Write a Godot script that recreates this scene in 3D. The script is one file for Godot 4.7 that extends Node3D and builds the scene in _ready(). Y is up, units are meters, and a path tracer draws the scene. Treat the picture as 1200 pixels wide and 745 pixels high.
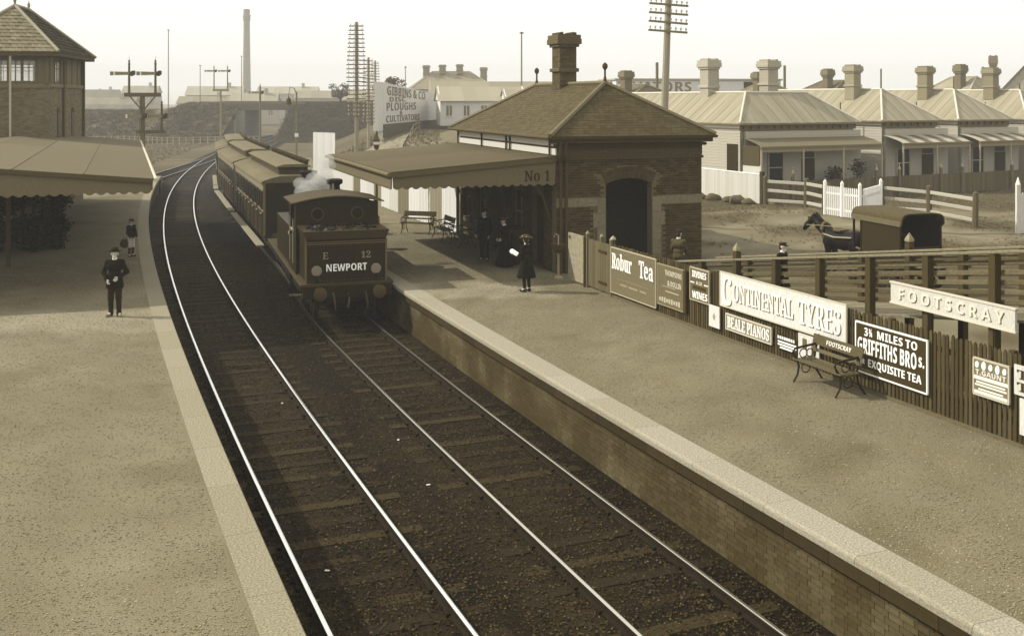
extends Node3D
# A suburban railway station about 1910, seen from the footbridge, in the warm brown tones of an old print.
# Heights are in metres above the rails; the camera looks along -z.  D below means the distance -z from the footbridge.
const DECK := 1.05          # height of the platforms and of the station yard
const HALF := 0.835         # half the distance between the rails of one track
func two(d: float) -> float: return 3.55 + 0.6 * smoothstep(29.0, 43.0, d) - 0.6 * smoothstep(50.0, 78.0, d)     # second track, right of the first
var names := {}
var mats := {}
var texs := {}
var meshes := {}
var rng := RandomNumberGenerator.new()
var wob := FastNoiseLite.new()

func _ready():
	rng.seed = 1911
	wob.seed = 5; wob.frequency = 1.0; wob.noise_type = FastNoiseLite.TYPE_SIMPLEX_SMOOTH; wob.fractal_octaves = 3
	camera_sky_sun()
	make_textures()
	ground(); tracks(); platforms(); brick_facing()
	station(); left_shelter(); signal_box(); ramp(); platform_fence(); back_fence()
	houses(); yard(); embankment(); works(); skyline()
	train(); signals(); poles(); furniture(); people(); cart(); plants()

func camera_sky_sun():
	var cam := Camera3D.new(); cam.name = "camera"
	cam.projection = Camera3D.PROJECTION_FRUSTUM      # a view camera held level, its lens dropped
	cam.near = 0.1; cam.far = 3000.0
	cam.size = 0.1 * 745.0 / 1250.0
	cam.frustum_offset = Vector2(0, -0.1 * (372.5 - 116.0) / 1250.0)
	cam.position = Vector3(0, 6.65, 0)
	add_child(cam); cam.current = true
	var env := Environment.new()
	env.tonemap_mode = Environment.TONE_MAPPER_LINEAR
	env.tonemap_exposure = 1.0
	env.background_mode = Environment.BG_SKY
	var sm := ProceduralSkyMaterial.new()
	sm.sky_top_color = Color(0.985, 0.98, 0.96); sm.sky_horizon_color = Color(1.0, 0.998, 0.985); sm.sky_curve = 0.2
	sm.ground_bottom_color = Color(0.30, 0.26, 0.17); sm.ground_horizon_color = Color(0.9, 0.88, 0.78)
	env.background_energy_multiplier = 1.2
	var sky := Sky.new(); sky.sky_material = sm; env.sky = sky
	env.fog_enabled = true; env.fog_density = 0.0009; env.fog_light_color = Color(1.0, 0.995, 0.975)
	env.volumetric_fog_enabled = true; env.volumetric_fog_density = 0.0
	env.sdfgi_enabled = true; env.ssao_enabled = true; env.ssil_enabled = true
	var we := WorldEnvironment.new(); we.name = "world_environment"; we.environment = env; add_child(we)
	var sun := DirectionalLight3D.new(); sun.name = "sun"
	sun.light_energy = 1.6; sun.light_angular_distance = 0.6; sun.light_color = Color(1.0, 0.985, 0.945); sun.shadow_enabled = true
	add_child(sun)
	sun.look_at_from_position(Vector3(-78, 64, -12), Vector3.ZERO)

# ---------------------------------------------------------------- colour, textures, materials
const TONES = [[0.0, 0.035, 0.024, 0.008], [0.08, 0.085, 0.062, 0.026], [0.15, 0.18, 0.14, 0.055], [0.235, 0.282, 0.235, 0.125], [0.4, 0.44, 0.40, 0.29], [0.55, 0.586, 0.55, 0.443], [0.61, 0.645, 0.61, 0.505], [0.68, 0.712, 0.68, 0.595], [0.82, 0.84, 0.82, 0.76], [1.0, 0.985, 0.98, 0.96]]
func sepia(s: float) -> Color:                     # a print tone from 0 (black) to 1 (white), sRGB
	s = clampf(s, 0.0, 1.0)
	for i in range(1, TONES.size()):
		if s <= TONES[i][0]:
			var a = TONES[i - 1]; var b = TONES[i]; var t: float = (s - a[0]) / (b[0] - a[0])
			return Color(lerpf(a[1], b[1], t), lerpf(a[2], b[2], t), lerpf(a[3], b[3], t))
	return Color(1, 1, 1)
func lin(s: float) -> Color: return sepia(s).srgb_to_linear()
func noise_image(freq: float, oct: int, mean: float, amp: float, kind := FastNoiseLite.TYPE_SIMPLEX_SMOOTH, sd := 1) -> Image:
	var n := FastNoiseLite.new(); n.seed = sd; n.noise_type = kind; n.frequency = freq; n.fractal_octaves = oct; n.fractal_gain = 0.6
	var im := n.get_seamless_image(512, 512); im.convert(Image.FORMAT_L8); var data := im.get_data(); var lut := PackedByteArray()
	for v in 256: lut.append(clampi(roundi(255.0 * (mean + amp * (v / 255.0 - 0.5))), 0, 255))
	for q in data.size(): data[q] = lut[data[q]]
	im = Image.create_from_data(512, 512, false, Image.FORMAT_L8, data); im.convert(Image.FORMAT_RGB8)
	return im
func keep(called: String, im: Image, bump: float):
	var nm := im.duplicate() as Image; nm.convert(Image.FORMAT_RGBA8); nm.bump_map_to_normal_map(bump)
	im.generate_mipmaps(); nm.generate_mipmaps()
	texs[called] = ImageTexture.create_from_image(im); texs[called + "_n"] = ImageTexture.create_from_image(nm)
func make_textures():
	keep("mottle", noise_image(0.012, 6, 0.87, 0.26), 3.0)
	keep("gravel", noise_image(0.055, 5, 0.82, 0.46, FastNoiseLite.TYPE_SIMPLEX_SMOOTH, 7), 6.0)
	keep("cinder", noise_image(0.06, 5, 0.72, 0.56, FastNoiseLite.TYPE_CELLULAR, 9), 9.0)
	var s := noise_image(0.045, 5, 0.86, 0.42, FastNoiseLite.TYPE_SIMPLEX_SMOOTH, 3)
	s.resize(512, 24, Image.INTERPOLATE_LANCZOS); s.resize(512, 512, Image.INTERPOLATE_CUBIC)
	keep("streak", s, 3.0)
	var g := noise_image(0.03, 5, 0.82, 0.5, FastNoiseLite.TYPE_SIMPLEX_SMOOTH, 4)
	g.resize(24, 512, Image.INTERPOLATE_LANCZOS); g.resize(512, 512, Image.INTERPOLATE_CUBIC)
	keep("plank", g, 3.0)
func mat(tone: float, tex := "mottle", size := 1.0, rough := 0.9, bump := 0.6, metal := 0.0) -> StandardMaterial3D:
	var key := "%.3f %s %.2f %.2f %.2f %.2f" % [tone, tex, size, rough, bump, metal]
	if mats.has(key): return mats[key]
	var m := StandardMaterial3D.new()
	m.albedo_color = sepia(tone); m.roughness = rough; m.metallic = metal; m.metallic_specular = 0.25
	if tex != "":
		m.albedo_texture = texs[tex]; m.uv1_triplanar = true; m.uv1_world_triplanar = true
		m.uv1_scale = Vector3.ONE / size
		if bump > 0.0: m.normal_enabled = true; m.normal_texture = texs[tex + "_n"]; m.normal_scale = bump
	mats[key] = m
	return m
func vmat(tex := "mottle", size := 1.0, rough := 0.92, bump := 0.6) -> StandardMaterial3D:   # the colours come from the vertices
	var key := "v %s %.2f %.2f %.2f" % [tex, size, rough, bump]
	if mats.has(key): return mats[key]
	var m := mat(1.0, tex, size, rough, bump).duplicate() as StandardMaterial3D
	m.albedo_color = Color.WHITE; m.vertex_color_use_as_albedo = true
	mats[key] = m
	return m

# ---------------------------------------------------------------- nodes
func numbered(called: String) -> String:
	names[called] = names.get(called, -1) + 1
	return called if names[called] == 0 else "%s_%03d" % [called, names[called]]
func thing(called: String, label: String, category: String, at := Vector3.ZERO, turn := 0.0, group := "") -> Node3D:
	var o := Node3D.new(); o.name = numbered(called); add_child(o)
	o.position = at; o.rotation.y = turn
	tag(o, label, category, group)
	return o
func tag(o, label: String, category: String, group := ""):
	o.set_meta("label", label); o.set_meta("category", category)
	if group != "": o.set_meta("group", group)
func struct(o): o.set_meta("kind", "structure"); return o
func stuff(o): o.set_meta("kind", "stuff"); return o
func setting(called: String) -> Node3D:
	var o := Node3D.new(); o.name = called; add_child(o); o.set_meta("kind", "structure"); return o
func part(parent, called: String, mesh: Mesh, m: Material, xf := Transform3D.IDENTITY) -> MeshInstance3D:
	var o := MeshInstance3D.new(); o.name = numbered(called) if parent == self else called; o.mesh = mesh; o.material_override = m; o.transform = xf
	parent.add_child(o, true)
	return o
func at(x: float, y: float, z: float, turn := 0.0) -> Transform3D: return Transform3D(Basis(Vector3.UP, turn), Vector3(x, y, z))
func copy(o, pos: Vector3, turn: float, label: String) -> Node3D:
	var c = o.duplicate(); var base: String = o.get_meta("kindname", o.name); c.name = numbered(base); add_child(c)
	c.position = pos; c.rotation.y = turn; c.set_meta("label", label)
	return c

# ---------------------------------------------------------------- meshes
func begin() -> SurfaceTool:
	var st := SurfaceTool.new(); st.begin(Mesh.PRIMITIVE_TRIANGLES); st.set_smooth_group(-1); return st
func done(st: SurfaceTool, smooth := false) -> ArrayMesh:
	if smooth: st.index()
	st.generate_normals(); return st.commit()
func tri(st: SurfaceTool, a, b, c): st.add_vertex(a); st.add_vertex(b); st.add_vertex(c)
func quad(st: SurfaceTool, a, b, c, d): tri(st, a, b, c); tri(st, a, c, d)
func bx(st: SurfaceTool, c: Vector3, s: Vector3, basis := Basis.IDENTITY):
	var h := s / 2.0; var p := []
	for k in 8: p.append(c + basis * Vector3(h.x if k & 1 else -h.x, h.y if k & 2 else -h.y, h.z if k & 4 else -h.z))
	quad(st, p[4], p[6], p[7], p[5]); quad(st, p[1], p[3], p[2], p[0]); quad(st, p[5], p[7], p[3], p[1])
	quad(st, p[0], p[2], p[6], p[4]); quad(st, p[6], p[2], p[3], p[7]); quad(st, p[0], p[4], p[5], p[1])
func boxm(x: float, y: float, z: float, ch := 0.0) -> Mesh:       # shared boxes, edges chamfered where they catch light
	var key := "%.3f %.3f %.3f %.3f" % [x, y, z, ch]
	if meshes.has(key): return meshes[key]
	var st := begin()
	if ch <= 0.0: bx(st, Vector3.ZERO, Vector3(x, y, z))
	else:
		var poly := PackedVector2Array([Vector2(-x / 2 + ch, -y / 2), Vector2(x / 2 - ch, -y / 2), Vector2(x / 2, -y / 2 + ch), Vector2(x / 2, y / 2 - ch), Vector2(x / 2 - ch, y / 2), Vector2(-x / 2 + ch, y / 2), Vector2(-x / 2, y / 2 - ch), Vector2(-x / 2, -y / 2 + ch)])
		extrude(st, poly, -z / 2, z / 2)
	meshes[key] = done(st)
	return meshes[key]
func extrude(st: SurfaceTool, poly: PackedVector2Array, z0: float, z1: float, xf := Transform3D.IDENTITY):
	if Geometry2D.is_polygon_clockwise(poly): poly = poly.duplicate(); poly.reverse()
	var t := Geometry2D.triangulate_polygon(poly)
	for i in range(0, t.size(), 3):
		var a := poly[t[i]]; var b := poly[t[i + 1]]; var c := poly[t[i + 2]]
		if (b - a).cross(c - a) > 0: var q := b; b = c; c = q
		tri(st, xf * Vector3(a.x, a.y, z1), xf * Vector3(b.x, b.y, z1), xf * Vector3(c.x, c.y, z1))
		tri(st, xf * Vector3(a.x, a.y, z0), xf * Vector3(c.x, c.y, z0), xf * Vector3(b.x, b.y, z0))
	for i in poly.size():
		var a := poly[i]; var b := poly[(i + 1) % poly.size()]
		quad(st, xf * Vector3(a.x, a.y, z1), xf * Vector3(b.x, b.y, z1), xf * Vector3(b.x, b.y, z0), xf * Vector3(a.x, a.y, z0))
func rect(x0, y0, x1, y1) -> PackedVector2Array: return PackedVector2Array([Vector2(x0, y0), Vector2(x1, y0), Vector2(x1, y1), Vector2(x0, y1)])
func exm(poly: PackedVector2Array, z0: float, z1: float, xf := Transform3D.IDENTITY) -> Mesh:
	var st := begin(); extrude(st, poly, z0, z1, xf); return done(st)
func lathe(st: SurfaceTool, prof: Array, n := 16, xf := Transform3D.IDENTITY):    # prof: [radius, height] upwards
	for i in prof.size() - 1:
		for k in n:
			var a := TAU * k / n; var b := TAU * (k + 1) / n; var p = prof[i]; var q = prof[i + 1]
			var p0 := xf * Vector3(p[0] * cos(a), p[1], p[0] * sin(a)); var p1 := xf * Vector3(p[0] * cos(b), p[1], p[0] * sin(b))
			var q0 := xf * Vector3(q[0] * cos(a), q[1], q[0] * sin(a)); var q1 := xf * Vector3(q[0] * cos(b), q[1], q[0] * sin(b))
			if p[0] > 0.0: tri(st, p0, q1, p1)
			if q[0] > 0.0: tri(st, p0, q0, q1)
func lathem(prof: Array, n := 16, xf := Transform3D.IDENTITY) -> Mesh:
	var st := begin(); lathe(st, prof, n, xf); return done(st)
func tube(st: SurfaceTool, pts: Array, r0: float, r1 := -1.0, n := 6):
	if r1 < 0: r1 = r0
	var rings := []
	for i in pts.size():
		var p: Vector3 = pts[i]
		var t: Vector3 = (pts[mini(i + 1, pts.size() - 1)] - pts[maxi(i - 1, 0)]).normalized()
		var u := t.cross(Vector3.UP if absf(t.y) < 0.9 else Vector3.RIGHT).normalized(); var v := u.cross(t)
		var r := lerpf(r0, r1, float(i) / maxf(1, pts.size() - 1)); var ring := []
		for k in n: ring.append(p + (u * cos(TAU * k / n) + v * sin(TAU * k / n)) * r)
		rings.append(ring)
	for i in rings.size() - 1:
		for k in n: quad(st, rings[i][k], rings[i][(k + 1) % n], rings[i + 1][(k + 1) % n], rings[i + 1][k])
	for k in range(1, n - 1):
		tri(st, rings[0][0], rings[0][k + 1], rings[0][k]); tri(st, rings[-1][0], rings[-1][k], rings[-1][k + 1])
func tubem(pts: Array, r0: float, r1 := -1.0, n := 6) -> Mesh:
	var st := begin(); tube(st, pts, r0, r1, n); return done(st)
func text(parent, called: String, words: String, w: float, h: float, m: Material, xf: Transform3D, serif := false, deep := 0.012) -> MeshInstance3D:
	var f := SystemFont.new(); f.font_names = PackedStringArray(["Droid Serif" if serif else "Droid Sans"]); f.font_weight = 700
	var t := TextMesh.new(); t.text = words; t.font = f; t.font_size = 48; t.pixel_size = 0.01; t.depth = 0.05
	var box := t.get_aabb(); var s := Vector3(w / box.size.x, h / box.size.y, deep / 0.05)
	var o := part(parent, called, t, m, xf * Transform3D(Basis.from_scale(s), -box.get_center() * s))
	return o
# rows of overlapping slates or tiles on a roof slope: eave from o along ex for w metres, ey up the slope for h metres; lo and hi are the sideways runs of the two hips
func shingles(st: SurfaceTool, o: Vector3, ex: Vector3, ey: Vector3, w: float, h: float, lo: float, hi: float, row: float, wide: float, thick: float, tone: float, vary: float):
	var nn := ex.cross(ey).normalized()
	if nn.y < 0: nn = -nn
	var rows := int(ceil(h / row))
	for r in rows:
		var y0 := r * row; var y1 := minf(h, y0 + row * 1.04)
		var x0 := lo * y0 / h; var x1 := w - hi * y0 / h; var u0 := lo * y1 / h; var u1 := w - hi * y1 / h
		var x := x0 - (wide * 0.5 if r % 2 else 0.0)
		while x < x1:
			var a := maxf(x, x0); var b := minf(x + wide - 0.006, x1); x += wide
			if b - a < 0.01: continue
			var a1 := clampf(a, u0, u1); var b1 := clampf(b, u0, u1)
			var lift := nn * (thick + rng.randf() * thick * 0.5)
			var c := lin(tone + rng.randf_range(-vary, vary)); st.set_color(c)
			var p0 := o + ex * a + ey * y0; var p1 := o + ex * b + ey * y0
			var q0 := o + ex * a1 + ey * y1 + nn * 0.002; var q1 := o + ex * b1 + ey * y1 + nn * 0.002
			quad(st, p0 + lift * 1.3, q0 + lift * 0.4, q1, p1 + lift * 0.6); quad(st, p0, p0 + lift * 1.3, p1 + lift * 0.6, p1)
# courses of bricks standing a little proud of their mortar; hole(x, y) says where no brick goes
func bricks(st: SurfaceTool, o: Vector3, ex: Vector3, out: Vector3, w: float, h: float, tone: float, vary: float, hole = null, bl := 0.24, bh := 0.083):
	for r in int(h / bh):
		var x := -(bl / 2 if r % 2 else 0.0)
		while x < w:
			var a := maxf(x, 0.0) + 0.005; var b := minf(x + bl, w) - 0.005; x += bl
			var ym := (r + 0.5) * bh
			if b - a < 0.02 or hole != null and (hole.call(a, ym) or hole.call(b, ym)): continue
			st.set_color(lin(tone + rng.randf_range(-vary, vary)))
			var p := o + ex * a + Vector3.UP * (r * bh + 0.005); var q := o + ex * b + Vector3.UP * (r * bh + 0.005); var up := Vector3.UP * (bh - 0.010)
			var f := out * (0.009 + rng.randf() * 0.003)
			quad(st, p + f, p + up + f, q + up + f, q + f); quad(st, p, p + up, p + up + f, p + f); quad(st, q + f, q + up + f, q + up, q)
			quad(st, p + up, q + up, q + up + f, p + up + f); quad(st, p + f, q + f, q, p)
# sheets of roofing iron from eave to ridge, each a part
func sheets(parent, o: Vector3, ex: Vector3, ey: Vector3, w: float, h: float, lo: float, hi: float, wide: float, tones: Array, called := "roof_sheet"):
	var nn := ex.cross(ey).normalized()
	if nn.y < 0: nn = -nn
	var n := maxi(1, roundi(w / wide)); var step := w / n
	for i in n:
		var a := i * step; var b := a + step; var xs := [a]
		for e in [lo, w - hi]:
			if e > a + 0.01 and e < b - 0.01: xs.append(e)
		xs.append(b)
		var st := begin(); var lift := nn * (0.012 if i % 2 else 0.0)
		for k in xs.size() - 1:
			var hs := []
			for x in [xs[k], xs[k + 1]]: hs.append(minf(h, minf(h * x / lo if lo > 0 else h, h * (w - x) / hi if hi > 0 else h)))
			var p: Vector3 = o + ex * xs[k] + lift; var q: Vector3 = o + ex * xs[k + 1] + lift
			quad(st, p, p + ey * hs[0], q + ey * hs[1], q)
			quad(st, p - nn * 0.02, p, q, q - nn * 0.02)
		part(parent, called, done(st), mat(tones[i % tones.size()], "streak", 0.9, 0.55, 0.8))
# ---------------------------------------------------------------- the curve of the line
func line_x(d: float) -> float:
	var e := clampf(d, 4.0, 200.0)
	var x := ((((1.11277794e-10 * e - 6.3121357e-8) * e + 1.11953861e-5) * e + 3.45209386e-4) * e - 0.432396169) * e + 4.28803811
	return x + (d - e) * slope(e)
func slope(d: float) -> float:
	var e := clampf(d, 4.0, 200.0)
	return (((5.5638897e-10 * e - 2.52485428e-7) * e + 3.35861583e-5) * e + 6.90418772e-4) * e - 0.432396169
func away(d: float) -> Vector3: return Vector3(slope(d), 0, -1).normalized()
func right(d: float) -> Vector3: return away(d).cross(Vector3.UP)
func on(d: float, off: float, y := 0.0) -> Vector3: return Vector3(line_x(d), y, -d) + right(d) * off
func faced(d: float, off: float, y := 0.0) -> Transform3D:       # local z faces the platform, x runs towards the footbridge
	return Transform3D(Basis(-away(d), Vector3.UP, -right(d)), on(d, off, y))
func riding(d: float, off: float, y := 0.0) -> Transform3D:      # local -z runs away along the line, x to the right
	return Transform3D(Basis(right(d), Vector3.UP, -away(d)), on(d, off, y))
func yaw_of(d: float) -> float: return riding(d, 0).basis.get_euler().y
func step_on(d: float, off: float, length: float) -> float: return d + length / maxf(0.2, on(d + 0.5, off).distance_to(on(d - 0.5, off)))
func sweep(prof: PackedVector2Array, d0: float, d1: float, step: float, closed := true) -> Mesh:    # profile: x offset to the right, y height
	var st := begin(); var n := maxi(1, roundi((d1 - d0) / step)); var m := prof.size() if closed else prof.size() - 1
	for i in n:
		var a := lerpf(d0, d1, float(i) / n); var b := lerpf(d0, d1, float(i + 1) / n)
		for k in m:
			var p := prof[k]; var q := prof[(k + 1) % prof.size()]
			quad(st, on(a, p.x, p.y), on(a, q.x, q.y), on(b, q.x, q.y), on(b, p.x, p.y))
	if closed:
		var t := Geometry2D.triangulate_polygon(prof)
		for d in [d0, d1]:
			for i in range(0, t.size(), 3): tri(st, on(d, prof[t[i]].x, prof[t[i]].y), on(d, prof[t[i + 1]].x, prof[t[i + 1]].y), on(d, prof[t[i + 2]].x, prof[t[i + 2]].y))
	return done(st)
# ---------------------------------------------------------------- ground, tracks, platforms
func ground_h(d: float, off: float) -> float:
	var h := -0.24
	h = lerpf(h, lerpf(DECK - 0.02, -0.2, smoothstep(92, 112, d)), smoothstep(10.0, 10.4, off))
	h += 3.3 * smoothstep(62, 112, d) * smoothstep(11, 22, off) * (1.0 - 0.5 * smoothstep(200, 400, d))
	h += wob.get_noise_2d(d * 0.11, off * 0.11) * 0.16 * smoothstep(11.5, 18, absf(off)) + wob.get_noise_2d(d * 0.5, off * 0.5) * 0.05 * smoothstep(11, 14, absf(off))
	return h
func ground():
	var ds := [1.0]
	while ds[-1] < 1400.0: ds.append(ds[-1] + (0.8 if ds[-1] < 75 else 2.0 if ds[-1] < 130 else 6.0 if ds[-1] < 260 else 60.0))
	var os := []
	for o in [-700, -400, -250, -170, -120, -90, -70, -55, -43, -34, -27, -21, -16, -12, -8, -4, 0, 4, 8, 9.9, 10.1, 10.25, 10.4, 11]: os.append(float(o))
	var o := 11.6
	while o < 800.0: os.append(o); o += 0.8 if o < 34 else 2.5 if o < 60 else 12.0 if o < 120 else 90.0
	var st := begin()
	for i in ds.size() - 1:
		for k in os.size() - 1:
			var p := []
			for c in [[i, k], [i + 1, k], [i + 1, k + 1], [i, k + 1]]:
				var d: float = ds[c[0]]; var f: float = os[c[1]]; var v := on(d, f, ground_h(d, f)); p.append([v, ground_tone(v, d, f)])
			for c in [0, 1, 2, 0, 2, 3]: st.set_color(p[c][1]); st.add_vertex(p[c][0])
	struct(part(self, "ground", done(st), vmat("gravel", 1.4, 0.97, 0.8)))
	# coal-black ballast under the tracks
	st = begin(); var d := 4.0
	while d < 200.0:
		var e := d + (0.6 if d < 60 else 3.0); var f := -2.0
		while f < 5.2:
			var g := f + 0.4; var q := []
			for c in [[d, f], [e, f], [e, g], [d, g]]:
				var v := on(c[0], c[1], -0.155 + wob.get_noise_2d(c[0] * 1.7, c[1] * 1.7) * 0.022)
				q.append([v, lin(0.15 + 0.05 * wob.get_noise_2d(c[0] * 0.35, c[1] * 0.9) + 0.08 * wob.get_noise_2d(c[0] * 0.09, 40.0 + c[1] * 0.35))])
			for c in [0, 1, 2, 0, 2, 3]: st.set_color(q[c][1]); st.add_vertex(q[c][0])
			f = g
		d = e
	struct(part(self, "ballast_bed", done(st), vmat("cinder", 0.7, 0.95, 1.0)))
	var s := begin()
	lathe(s, [[0.0, -0.5], [0.62, -0.2], [0.55, 0.25], [0.0, 0.5]], 5)
	var mm := MultiMesh.new(); mm.transform_format = MultiMesh.TRANSFORM_3D; mm.use_colors = true; mm.mesh = done(s); mm.instance_count = 70000
	for i in mm.instance_count:
		var dd := 10.0 + 40.0 * pow(rng.randf(), 1.9); var off := rng.randf_range(-1.45, 5.1)
		var k := rng.randf_range(0.012, 0.036)
		var b := Basis.from_euler(Vector3(rng.randf() * TAU, rng.randf() * TAU, 0)).scaled(Vector3(k, k * 0.7, k))
		mm.set_instance_transform(i, Transform3D(b, on(dd, off, -0.145 + rng.randf() * 0.012)))
		mm.set_instance_color(i, lin(clampf(0.18 + rng.randfn() * 0.065, 0.04, 0.45)))
	var mi := MultiMeshInstance3D.new(); mi.name = "ballast_stones"; mi.multimesh = mm; mi.material_override = vmat("", 1.0, 0.95, 0.0)
	add_child(mi); stuff(mi); tag(mi, "dark loose ballast stones between the rails", "stones")
func ground_tone(v: Vector3, d: float, off: float) -> Color:
	var n := wob.get_noise_2d(v.x * 0.09, v.z * 0.09); var f := wob.get_noise_2d(v.x * 0.7, v.z * 0.7)
	var t := 0.47 + 0.10 * n + 0.10 * f
	if off < 0 or d > 95: t = 0.36 + 0.08 * n + 0.07 * f            # rough grass beyond the station
	elif n < -0.02: t -= 0.09 + 0.08 * f                            # worn turf in the yard
	return lin(t)
func track(called: String, label: String, off_at: Callable, d0: float, d1: float, tone: float):
	var t := thing(called, label, "track", Vector3.ZERO, 0.0, "railway tracks")
	var steel := mat(tone, "", 1.0, 0.22, 0.0, 0.9); var rust := mat(0.13, "mottle", 0.6, 0.85, 0.5); var wood := mat(0.17, "plank", 0.9, 0.9, 0.8)
	for sd in [-1.0, 1.0]:
		var st := begin(); var hd := begin(); var n := int((d1 - d0) / 0.8)
		for i in n:
			var a := lerpf(d0, d1, float(i) / n); var b := lerpf(d0, d1, float(i + 1) / n); var oa: float = off_at.call(a) + sd * HALF; var ob: float = off_at.call(b) + sd * HALF
			var prof := [[-0.065, -0.135], [-0.065, -0.12], [-0.012, -0.10], [-0.012, -0.04], [-0.034, -0.03], [-0.034, -0.004], [0.034, -0.004], [0.034, -0.03], [0.012, -0.04], [0.012, -0.10], [0.065, -0.12], [0.065, -0.135]]
			for k in prof.size() - 1:
				var p = prof[k]; var q = prof[k + 1]
				quad(st, on(a, oa + p[0], p[1]), on(a, oa + q[0], q[1]), on(b, ob + q[0], q[1]), on(b, ob + p[0], p[1]))
			var h := [[-0.0345, -0.016], [-0.03, -0.004], [-0.014, 0.0], [0.014, 0.0], [0.03, -0.004], [0.0345, -0.016]]
			for k in h.size() - 1: quad(hd, on(a, oa + h[k][0], h[k][1]), on(a, oa + h[k + 1][0], h[k + 1][1]), on(b, ob + h[k + 1][0], h[k + 1][1]), on(b, ob + h[k][0], h[k][1]))
		var r := part(t, "rail", done(st), rust); part(r, "rail_head", done(hd), steel)
	var d := d0; var slp := [boxm(2.7, 0.13, 0.25, 0.012), boxm(2.62, 0.13, 0.23, 0.015), boxm(2.74, 0.13, 0.26, 0.01)]; var ch := begin()
	while d < minf(d1, 130.0):
		var o: float = off_at.call(d); var x := riding(d, o + rng.randf_range(-0.06, 0.06), -0.219 + rng.randf() * 0.02)
		x.basis = x.basis * Basis(Vector3.UP, rng.randf_range(-0.02, 0.02))
		part(t, "sleeper", slp[rng.randi() % 3], [wood, mat(0.15, "plank", 0.9, 0.9, 0.8), mat(0.205, "plank", 0.8, 0.92, 0.8)][rng.randi() % 3], x)
		if d < 70:
			for sd in [-1.0, 1.0]:
				for e in [-0.075, 0.075]: bx(ch, on(d, o + sd * HALF + e, -0.115), Vector3(0.055, 0.045, 0.13), x.basis)
		d = step_on(d, o, 0.73)
	stuff(part(t, "rail_chairs", done(ch), rust))
func tracks():
	track("railway_track", "bright railed track curving along the left platform", func(_d): return 0.0, 5.0, 200.0, 0.97)
	track("railway_track", "track under the train, beside the brick platform wall", func(d): return two(d), 5.0, 200.0, 0.8)
	track("railway_track", "track joining from behind the left platform beyond its far end", func(d): return -0.25 - 7.5 * pow(clampf((122.0 - d) / 60.0, 0.0, 1.2), 1.4), 60.0, 122.0, 0.8)
func deck_sheet(o0: float, o1: float, d0: float, d1: float, y: float, base: float, tone: Callable) -> Mesh:
	var st := begin(); var n := int((d1 - d0) / 0.45); var m := int(absf(o1 - o0) / 0.4)
	for i in n:
		for k in m:
			var q := []
			for c in [[i, k], [i + 1, k], [i + 1, k + 1], [i, k + 1]]:
				var d := lerpf(d0, d1, float(c[0]) / n); var o := lerpf(o0, o1, float(c[1]) / m)
				var v := on(d, o, y + 0.006 * wob.get_noise_2d(d * 0.8, o * 0.8))
				q.append([v, lin(base + tone.call(v, d, o))])
			for c in [0, 1, 2, 0, 2, 3]: st.set_color(q[c][1]); st.add_vertex(q[c][0])
	return done(st)
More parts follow.
